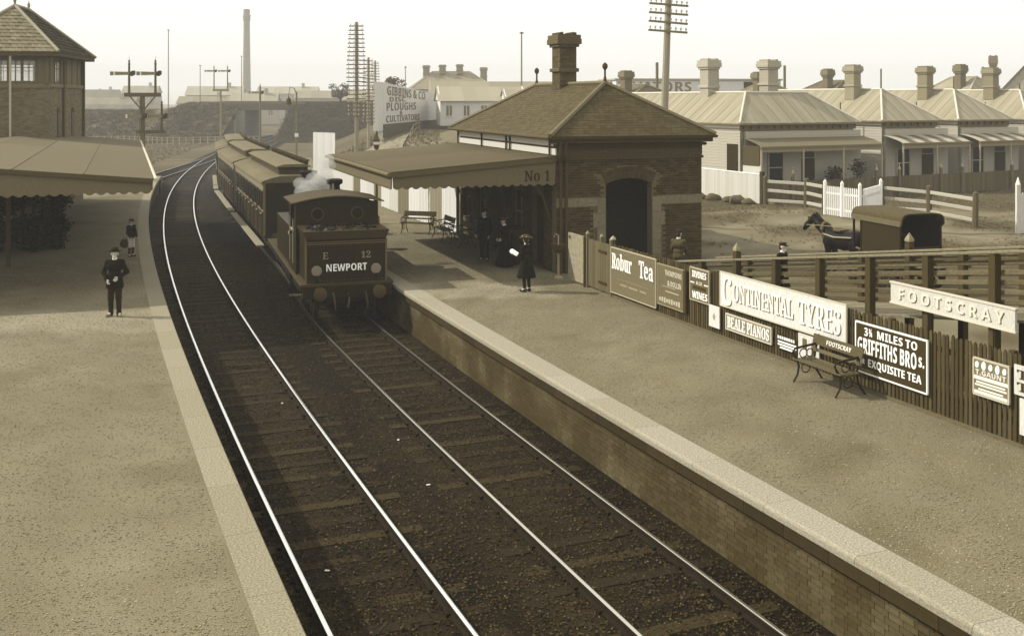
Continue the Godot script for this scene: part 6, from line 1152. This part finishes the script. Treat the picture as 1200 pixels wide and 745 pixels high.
	if wear.has("skirt"):
		var y: float = wear.skirt; var top: float = j.wst.y; var sp := begin(); var rows := 6; var n := 30
		var rad := func(i, k): var q := float(i) / rows; return (0.13 + (wear.get("flare", 0.14)) * pow(q, 0.8)) * s * (1.0 + 0.05 * q * sin(k * TAU / n * 9.0))
		for i in rows:
			for k in n:
				var g := []
				for c in [[i, k], [i, k + 1], [i + 1, k + 1], [i + 1, k]]: var ang: float = TAU * c[1] / n; var r: float = rad.call(c[0], c[1]); g.append(Vector3(cos(ang) * r * 1.15, lerpf(top, y * s, float(c[0]) / rows), sin(ang) * r))
				quad(sp, g[0], g[1], g[2], g[3])
		part(t, "skirt", done(sp), cloth)
	else: part(t, "trousers", blobm(legs.call(0.022) + [[j.pel - sh * 0.6, j.pel + sh * 0.6, 0.115 * s, 0.115 * s], [j.al, j.al - Vector3(0, 0.03, 0) * s, 0.062 * s, 0.062 * s], [j.ar, j.ar - Vector3(0, 0.03, 0) * s, 0.062 * s, 0.062 * s]] if not wear.has("shorts") else [limb.call("hl", "kl", 0.11, 0.085), limb.call("hr", "kr", 0.11, 0.085), [j.pel - sh * 0.6, j.pel + sh * 0.6, 0.115 * s, 0.115 * s]], 0.02 * s, 0.03 * s), mat(wear.get("legs", wear.coat), "mottle", 0.35, 0.95, 0.4))
	if wear.has("stockings"): part(t, "stockings", blobm([limb.call("kl", "al", 0.062, 0.045), limb.call("kr", "ar", 0.062, 0.045)], 0.016 * s, 0.02 * s), mat(wear.stockings, "", 1, 0.9))
	for e in [["al", "tl"], ["ar", "tr"]]:
		var a: Vector3 = j[e[0]]; var b: Vector3 = j[e[1]]
		part(t, "shoe", blobm([[a, a - Vector3(0, 0.03, 0) * s, 0.052 * s, 0.05 * s], [a + Vector3(0, -0.045, -0.01) * s, b + Vector3(0, 0.008, 0) * s, 0.046 * s, 0.038 * s]], 0.012, 0.02 * s), mat(wear.get("shoe", 0.2), "", 1, 0.5))
	var hat: String = wear.get("hat", ""); var hx := Transform3D(hb * Basis(Vector3.RIGHT, wear.get("tilt", -0.05)), pt.call(0, 0.065, -0.005)); var hm := mat(wear.get("hat_tone", 0.17), "mottle", 0.2, 0.9)
	if hat == "bowler":
		var o := part(t, "hat", lathem([[0.0 * s, -0.004], [0.15 * s, 0.0], [0.158 * s, 0.018 * s], [0.15 * s, 0.014 * s], [0.098 * s, 0.008 * s], [0.097 * s, 0.06 * s], [0.085 * s, 0.1 * s], [0.05 * s, 0.125 * s], [0, 0.13 * s]], 20), hm, hx); part(o, "hat_band", lathem([[0.1 * s, 0.01 * s], [0.0995 * s, 0.035 * s]], 20), mat(0.12, "", 1, 0.6))
	elif hat == "cap":
		part(t, "cap", lathem([[0.09 * s, 0], [0.095 * s, 0.03 * s], [0.115 * s, 0.055 * s], [0.11 * s, 0.075 * s], [0.06 * s, 0.09 * s], [0, 0.092 * s]], 18), hm, hx); part(t, "cap_peak", exm(PackedVector2Array([Vector2(-0.08, 0), Vector2(0.08, 0), Vector2(0.06, 0.06), Vector2(0, 0.08), Vector2(-0.06, 0.06)]), 0, 0.01, Transform3D(hx.basis * Basis(Vector3.RIGHT, PI / 2 + 0.25), hx.origin + hx.basis * Vector3(0, 0.01, 0.075) * s)), hm)
	elif hat == "wide":
		var o := part(t, "hat", lathem([[0, -0.005], [0.2 * s, 0.0], [0.225 * s, 0.03 * s], [0.2 * s, 0.02 * s], [0.11 * s, 0.015 * s], [0.1 * s, 0.09 * s], [0.08 * s, 0.115 * s], [0, 0.12 * s]], 24), hm, hx)
		for k in 9: part(o, "hat_trimming", lathem([[0, -0.03], [0.035, 0], [0, 0.03]], 7), mat([0.35, 0.5, 0.24][k % 3], "", 1, 0.9), Transform3D(Basis.IDENTITY, Vector3(cos(k * 0.7) * 0.125, 0.045 + 0.02 * (k % 2), sin(k * 0.7) * 0.125) * s))
	return t
func people():
	person("man in bowler hat and dark suit standing on the left platform", Vector3(-10.25, DECK, -27.5), 0.12, 1.72, {"el": Vector3(0.30, 1.16, -0.02), "wl": Vector3(0.13, 1.03, 0.17), "er": Vector3(-0.29, 1.16, -0.03), "wr": Vector3(-0.17, 0.97, 0.15), "al": Vector3(0.11, 0.09, 0.02), "ar": Vector3(-0.11, 0.09, -0.04), "tl": Vector3(0.17, 0.035, 0.14), "tr": Vector3(-0.18, 0.035, 0.1)}, {"coat": 0.1, "legs": 0.16, "hat": "bowler", "hat_tone": 0.14, "tails": 0.25, "shoe": 0.5, "skin": 0.75, "palm_l": Vector3(-0.6, 0.2, -0.6), "palm_r": Vector3(0.6, 0.3, -0.6)})
	var boy := person("boy with a white collar holding a satchel on the left platform", Vector3(-13.55, DECK, -37.9), 1.1, 1.32, {"el": Vector3(0.24, 1.15, 0.03), "wl": Vector3(0.2, 0.93, 0.16), "er": Vector3(-0.24, 1.15, 0.02), "wr": Vector3(-0.2, 0.93, 0.17)}, {"coat": 0.1, "legs": 0.78, "shorts": true, "stockings": 0.14, "hat": "cap", "hat_tone": 0.18, "skin": 0.6, "shoe": 0.16})
	var bag := thing("satchel", "dark round satchel held by the boy on the left platform", "bag", Vector3(-13.74, DECK + 0.48, -37.78), 0.3); part(bag, "pouch", lathem([[0, -0.06], [0.14, -0.05], [0.16, 0.0], [0.14, 0.05], [0, 0.06]], 14, Transform3D(Basis(Vector3.RIGHT, PI / 2), Vector3.ZERO)), mat(0.24, "mottle", 0.2)); part(bag, "strap", tubem([Vector3(-0.1, 0.1, 0), Vector3(-0.03, 0.22, 0), Vector3(0.06, 0.2, 0), Vector3(0.1, 0.1, 0)], 0.012), mat(0.3, "", 1, 0.8))
	var w := person("woman in wide trimmed hat and long dark coat holding a parcel", Vector3(0.42, DECK, -31.0), -2.35, 1.6, {"el": Vector3(0.26, 1.17, 0.04), "wl": Vector3(0.19, 1.15, 0.24), "er": Vector3(-0.26, 1.16, 0.05), "wr": Vector3(-0.16, 1.1, 0.24)}, {"coat": 0.09, "skirt": 0.46, "flare": 0.15, "hat": "wide", "hat_tone": 0.26, "bun": true, "stockings": 0.12, "shoe": 0.14, "skin": 0.72, "look": -0.5})
	var pc := thing("parcel", "bright white paper parcel in the woman's arms", "parcel", w.transform * Vector3(0.2, 1.12, 0.27), -0.9); part(pc, "wrapped_parcel", blobm([[Vector3(-0.13, 0.03, 0), Vector3(0.13, -0.03, 0), 0.075, 0.06]], 0.012, 0.02), mat(0.99, "", 1, 0.8)); part(pc, "string", tubem([Vector3(0, -0.085, 0), Vector3(0, 0, 0.085), Vector3(0, 0.085, 0), Vector3(0, 0, -0.085), Vector3(0, -0.085, 0)], 0.006), mat(0.6, "", 1, 0.8))
	person("man in peaked cap and dark uniform standing under the awning", Vector3(-0.95, DECK, -36.9), -0.5, 1.76, {"wl": Vector3(0.25, 0.9, 0.1), "wr": Vector3(-0.27, 0.92, 0.08)}, {"coat": 0.09, "legs": 0.09, "hat": "cap", "hat_tone": 0.14, "tails": 0.3, "skin": 0.66, "shoe": 0.22, "look": -0.3})
	person("woman in a long dark dress beside the trunk under the awning", Vector3(-0.25, DECK, -35.6), -1.2, 1.62, {"wl": Vector3(0.16, 1.02, 0.16), "wr": Vector3(-0.16, 1.0, 0.17)}, {"coat": 0.08, "skirt": 0.06, "flare": 0.2, "hat": "wide", "hat_tone": 0.14, "bun": true, "skin": 0.62})
	person("man in cap seen from behind, standing beyond the picket fence", Vector3(5.0, DECK, -32.0), 2.6, 1.64, {"el": Vector3(0.24, 1.18, 0.06), "wl": Vector3(0.15, 1.05, 0.2), "er": Vector3(-0.24, 1.18, 0.06), "wr": Vector3(-0.15, 1.05, 0.2)}, {"coat": 0.3, "legs": 0.24, "hat": "cap", "hat_tone": 0.17, "skin": 0.7})
	person("boy in dark clothes walking on the ramp behind its rails", on(20.9, 11.8, rail_h(20.9) - 1.15 + 0.025), 0.9, 1.45, {"kl": Vector3(0.1, 0.52, 0.12), "al": Vector3(0.1, 0.1, 0.12), "tl": Vector3(0.11, 0.04, 0.27), "ar": Vector3(-0.1, 0.1, -0.16), "kr": Vector3(-0.1, 0.5, 0.0), "tr": Vector3(-0.11, 0.035, -0.02), "wl": Vector3(0.27, 0.92, -0.05), "wr": Vector3(-0.27, 0.95, 0.16)}, {"coat": 0.08, "hat": "cap", "hat_tone": 0.2, "skin": 0.75})
	var o := loco_frame()
	person("engine driver leaning out at the locomotive's cab opening", o * Vector3(-1.02, 1.35, -2.95), yaw_of(30.15) - 0.9, 1.7, {"el": Vector3(0.27, 1.2, 0.16), "wl": Vector3(0.16, 1.2, 0.36), "wr": Vector3(-0.2, 1.12, 0.3), "er": Vector3(-0.25, 1.15, 0.08)}, {"coat": 0.35, "legs": 0.2, "hat": "cap", "hat_tone": 0.2, "skin": 0.7, "collar": false})
# ---------------------------------------------------------------- horse and van
func cart():
	var c := thing("horse_van", "hooded dark tradesman's van standing in the yard", "cart", Vector3(11.75, DECK, -30.6), deg_to_rad(16)); var body := mat(0.19, "streak", 0.8, 0.6); var dark := mat(0.1, "", 1, 0.7)
	part(c, "side_panel", boxm(0.04, 1.15, 1.9, 0.01), body, at(-0.66, 1.55, -1.0)); part(c, "side_panel", boxm(0.04, 1.15, 1.9, 0.01), body, at(0.66, 1.55, -1.0)); part(c, "floor", boxm(1.36, 0.08, 2.2), body, at(0, 0.95, -1.05)); part(c, "front_panel", boxm(1.3, 0.5, 0.04), body, at(0, 1.2, -1.93)); part(c, "tail_board", boxm(1.3, 0.4, 0.04, 0.01), body, at(0, 1.15, -0.04)); part(c, "seat", boxm(1.2, 0.06, 0.4), mat(0.4, "plank", 0.6), at(0, 1.5, -1.7))
	var hood := PackedVector2Array()
	for k in 15: var a := PI * k / 14.0; hood.append(Vector2(-0.72 * signf(cos(a)) * pow(absf(cos(a)), 0.35), 2.02 + 0.31 * pow(sin(a), 0.6)))
	for k in range(14, -1, -1): hood.append(hood[k] * Vector2(0.96, 1.0) - Vector2(0, 0.035))
	part(c, "canvas_hood", exm(hood, -2.35, 0.06), mat(0.31, "mottle", 0.9, 0.9)); part(c, "hood_rim", exm(hood, 0.062, 0.1), mat(0.2, "", 1, 0.8))
	for x in [-0.67, 0.67]:
		for z in [-0.02, -1.92, -2.3]: part(c, "hood_post", boxm(0.05, 1.12, 0.05), dark, at(x, 1.55, z))
		part(c, "hood_side", boxm(0.03, 0.16, 2.36), mat(0.42, "mottle", 0.9), at(x * 1.06, 2.03, -1.15))
		wheel(c, 0.62, x * 1.18, 0.62, -0.6, 12); wheel(c, 0.45, x * 1.18, 0.45, -1.95, 12)
		part(c, "shaft", tubem([Vector3(x * 0.6, 0.95, -2.0), Vector3(x * 0.62, 1.1, -3.2), Vector3(x * 0.55, 1.15, -4.3)], 0.035), mat(0.35, "", 1, 0.7))
	part(c, "axle", boxm(1.6, 0.07, 0.07), dark, at(0, 0.62, -0.6)); part(c, "axle", boxm(1.6, 0.07, 0.07), dark, at(0, 0.45, -1.95)); part(c, "inner_shade_panel", boxm(1.28, 1.0, 0.03), mat(0.12, "mottle", 0.5), at(0, 1.75, -1.9))  # last part: dark panel put in to paint the shade inside the hood
	var h := thing("horse", "dark harnessed horse standing between the van's shafts", "horse", c.transform * Vector3(-0.1, 0, -2.35), deg_to_rad(32)); var st := begin(); var p := []
	# facing -z: haunch at z -0.35, chest at z -1.65
	p += [[Vector3(0, 1.18, -0.45), Vector3(0, 1.12, -0.95), 0.3, 0.28], [Vector3(0, 1.12, -0.95), Vector3(0, 1.14, -1.45), 0.28, 0.3], [Vector3(0, 1.22, -1.5), Vector3(0, 1.52, -1.95), 0.22, 0.14], [Vector3(0, 1.52, -1.95), Vector3(0, 1.72, -2.18), 0.14, 0.11], [Vector3(0, 1.74, -2.2), Vector3(0, 1.5, -2.48), 0.115, 0.085], [Vector3(0, 1.5, -2.48), Vector3(0, 1.36, -2.6), 0.085, 0.07]]
	for x in [-0.06, 0.06]: p.append([Vector3(x, 1.82, -2.16), Vector3(x * 1.2, 1.96, -2.14), 0.035, 0.012])
	for x in [-0.15, 0.15]:
		p += [[Vector3(x, 1.1, -0.42), Vector3(x, 0.78, -0.5), 0.18, 0.11], [Vector3(x, 0.78, -0.5), Vector3(x, 0.5, -0.28), 0.11, 0.065], [Vector3(x, 0.5, -0.28), Vector3(x, 0.16, -0.36), 0.055, 0.042], [Vector3(x, 0.16, -0.36), Vector3(x, 0.05, -0.42), 0.045, 0.065]]
		p += [[Vector3(x, 1.05, -1.5), Vector3(x, 0.72, -1.48), 0.14, 0.085], [Vector3(x, 0.72, -1.48), Vector3(x, 0.45, -1.46), 0.075, 0.055], [Vector3(x, 0.45, -1.46), Vector3(x, 0.15, -1.47), 0.05, 0.04], [Vector3(x, 0.15, -1.47), Vector3(x, 0.05, -1.53), 0.045, 0.065]]
	blob(st, p, 0.028, 0.06); part(h, "body", done(st, true), mat(0.07, "mottle", 0.4, 0.6))
	part(h, "mane", blobm([[Vector3(0, 1.9, -2.1), Vector3(0, 1.72, -1.9), 0.04, 0.045], [Vector3(0, 1.72, -1.9), Vector3(0.02, 1.45, -1.55), 0.045, 0.05]], 0.02, 0.03), mat(0.1, "", 1, 0.8)); part(h, "tail", blobm([[Vector3(0, 1.3, -0.17), Vector3(0, 1.1, -0.08), 0.05, 0.06], [Vector3(0, 1.1, -0.08), Vector3(0, 0.5, -0.1), 0.07, 0.03]], 0.02, 0.03), mat(0.1, "", 1, 0.8))
	var ring := []
	for k in 15: var a := TAU * k / 14.0; ring.append(Vector3(cos(a) * 0.25, 1.28 + sin(a) * 0.34, -1.62 - sin(a) * 0.13))
	part(h, "collar", tubem(ring, 0.055, -1, 8), mat(0.32, "", 1, 0.6)); part(h, "saddle_pad", boxm(0.45, 0.06, 0.28, 0.02), mat(0.28, "", 1, 0.6), at(0, 1.44, -1.1))
	for x in [-1, 1]: part(h, "harness_strap", tubem([Vector3(x * 0.24, 1.3, -1.6), Vector3(x * 0.33, 1.25, -1.1), Vector3(x * 0.34, 1.3, -0.4)], 0.025), mat(0.55, "", 1, 0.5)); part(h, "rein", tubem([Vector3(x * 0.09, 1.5, -2.45), Vector3(x * 0.2, 1.55, -1.7), Vector3(x * 0.2, 1.6, 0.2)], 0.012), mat(0.5, "", 1, 0.6)); part(h, "blinker", boxm(0.02, 0.12, 0.1), mat(0.2, "", 1, 0.6), at(x * 0.12, 1.72, -2.3))
# ---------------------------------------------------------------- plants
func leaves(st: SurfaceTool, c: Vector3, r: Vector3, n: int, size: float, tone: float):
	for i in n:
		var v := Vector3(rng.randfn(), rng.randfn(), rng.randfn()).normalized() * pow(rng.randf(), 0.45); var p := c + v * r
		var b := Basis.from_euler(Vector3(rng.randf() * TAU, rng.randf() * TAU, rng.randf() * TAU)); var s := size * rng.randf_range(0.6, 1.3)
		st.set_color(lin(clampf(tone + rng.randf_range(-0.07, 0.08), 0.03, 0.9)))
		quad(st, p + b * Vector3(0, -s, 0), p + b * Vector3(s * 0.5, 0, s * 0.12), p + b * Vector3(0, s, 0), p + b * Vector3(-s * 0.5, 0, s * 0.12))
func tree(label: String, p: Vector3, h: float, w: float, tone: float):
	var t := thing("tree", label, "tree", p, 0.0, "trees near the works wall"); var tr := begin(); tube(tr, [Vector3(0, -0.5, 0), Vector3(0.1, h * 0.3, 0), Vector3(0.0, h * 0.6, 0.1)], w * 0.07, w * 0.03, 8)
	for k in 6: tube(tr, [Vector3(0.05, h * 0.4, 0), Vector3(cos(k * 1.1) * w * 0.2, h * 0.6, sin(k * 1.1) * w * 0.2), Vector3(cos(k * 1.1) * w * 0.38, h * (0.7 + 0.04 * (k % 3)), sin(k * 1.1) * w * 0.38)], w * 0.025, w * 0.008)
	part(t, "trunk", done(tr), mat(0.3, "streak", 0.5)); var st := begin()
	for k in 16: leaves(st, Vector3(rng.randf_range(-0.38, 0.38) * w, h * rng.randf_range(0.5, 0.9), rng.randf_range(-0.38, 0.38) * w), Vector3(0.2, 0.14, 0.2) * w * rng.randf_range(0.7, 1.2), 110, w * 0.045, tone)
	var m := vmat("", 1, 0.9, 0.0).duplicate() as StandardMaterial3D; m.backlight_enabled = true; m.backlight = Color(0.1, 0.09, 0.05); part(t, "crown", done(st), m)
func plants():
	var h := thing("hedge", "dense dark clipped bush standing under the left shelter", "hedge", Vector3(-18.2, DECK, -39.3), deg_to_rad(20)); var st := begin(); var m := vmat("", 1, 0.9, 0.0)
	for k in 80: leaves(st, Vector3(rng.randf_range(-2.2, 1.5), rng.randf_range(0.1, 2.3), rng.randf_range(-1.2, 0.9)), Vector3(0.42, 0.36, 0.42), 190, 0.085, 0.13)
	part(h, "foliage", done(st), m); var tr := begin()
	for k in 7: tube(tr, [Vector3(-2 + k * 0.55, -0.05, 0), Vector3(-1.9 + k * 0.52, 1.6, 0.1)], 0.05, 0.02)
	part(h, "stems", done(tr), mat(0.2, "", 1, 0.9))
	tree("large dark tree peeping over the lettered works wall", Vector3(-14.6, 3.4, -128), 6.3, 3.6, 0.36)
	tree("bushy tree on the road bank right of bridge", Vector3(-30, 4.5, -186), 5.0, 4.0, 0.36)
	for q in [[7.6, 0.9, "tangled creeper on the corner cottage's verandah end"], [6.2, 0.8, "leafy shrub before the corner cottage's verandah"]]:
		var s := thing("shrub", q[2], "shrub", street(q[0], -1.0), HB, "shrubs at the corner cottage"); st = begin()
		for k in 9: leaves(st, Vector3(rng.randf_range(-0.6, 0.6), rng.randf_range(0.6, 2.6 if q[0] > 7 else 1.6), rng.randf_range(-0.3, 0.3)), Vector3(0.45, 0.45, 0.3), 70, 0.09, 0.22)
		part(s, "foliage", done(st), m); part(s, "stem", tubem([Vector3(0, 0, 0), Vector3(0.1, 1.2, 0)], 0.05, 0.02), mat(0.25, "", 1, 0.9))
	# tufts of rough grass over the yard and the bank
	var g := begin()
	for k in 7: var a := k * 0.9; var r := 0.3 + 0.1 * (k % 3); tri(g, Vector3(cos(a) * 0.25 - 0.1 * sin(a), 0, sin(a) * 0.25 + 0.1 * cos(a)), Vector3(cos(a) * r * 1.6, 1.0, sin(a) * r * 1.6), Vector3(cos(a) * 0.25 + 0.1 * sin(a), 0, sin(a) * 0.25 - 0.1 * cos(a)))
	var mm := MultiMesh.new(); mm.transform_format = MultiMesh.TRANSFORM_3D; mm.use_colors = true; mm.mesh = done(g); var spots := []
	while spots.size() < 13000:
		var d := rng.randf_range(28, 62); var o := rng.randf_range(11.5, 48); var v := on(d, o)
		if v.x < 6.3 + (v.z + 36.0) * -0.25 and v.z < -33.0 and v.z > -50: continue
		if wob.get_noise_2d(v.x * 0.09, v.z * 0.09) + rng.randf_range(-0.25, 0.25) > -0.02: continue
		spots.append([d, o])
	while spots.size() < 22000: spots.append([rng.randf_range(62, 120), rng.randf_range(11.5, 40)])
	while spots.size() < 30000: spots.append([rng.randf_range(85, 168), rng.randf_range(-45, -5.5)])
	var low := spots.size()
	for k in 16000: spots.append([rng.randf_range(-110, -47.5) if k % 2 else rng.randf_range(-38, -20), rng.randf()])
	mm.instance_count = spots.size()
	for i in spots.size():
		if i >= low:
			var b = spots[i]; var kk := rng.randf_range(0.35, 0.75); mm.set_instance_transform(i, Transform3D(Basis(Vector3.UP, rng.randf() * TAU).scaled(Vector3(kk * 1.5, kk * 0.7, kk * 1.5)), Vector3(b[0], -0.35 + lerpf(4.9, 6.2, smoothstep(-61.0, -56.0, b[0])) * smoothstep(0, 1, b[1]), -(168.0 + 20.0 * b[1])))); mm.set_instance_color(i, lin(clampf(0.38 + rng.randfn() * 0.07, 0.2, 0.6))); continue
		var q = spots[i]; var k := rng.randf_range(0.04, 0.1) * (1.0 if q[0] < 70 else 2.2)
		mm.set_instance_transform(i, Transform3D(Basis(Vector3.UP, rng.randf() * TAU).scaled(Vector3(k * 1.4, k, k * 1.4)), on(q[0], q[1], ground_h(q[0], q[1]) - 0.01))); mm.set_instance_color(i, lin(clampf(0.40 + rng.randfn() * 0.06, 0.2, 0.6)))
	var mi := MultiMeshInstance3D.new(); mi.name = "grass"; mi.multimesh = mm; mi.material_override = m; add_child(mi); stuff(mi); tag(mi, "rough grass tufts over the yard and banks", "grass")
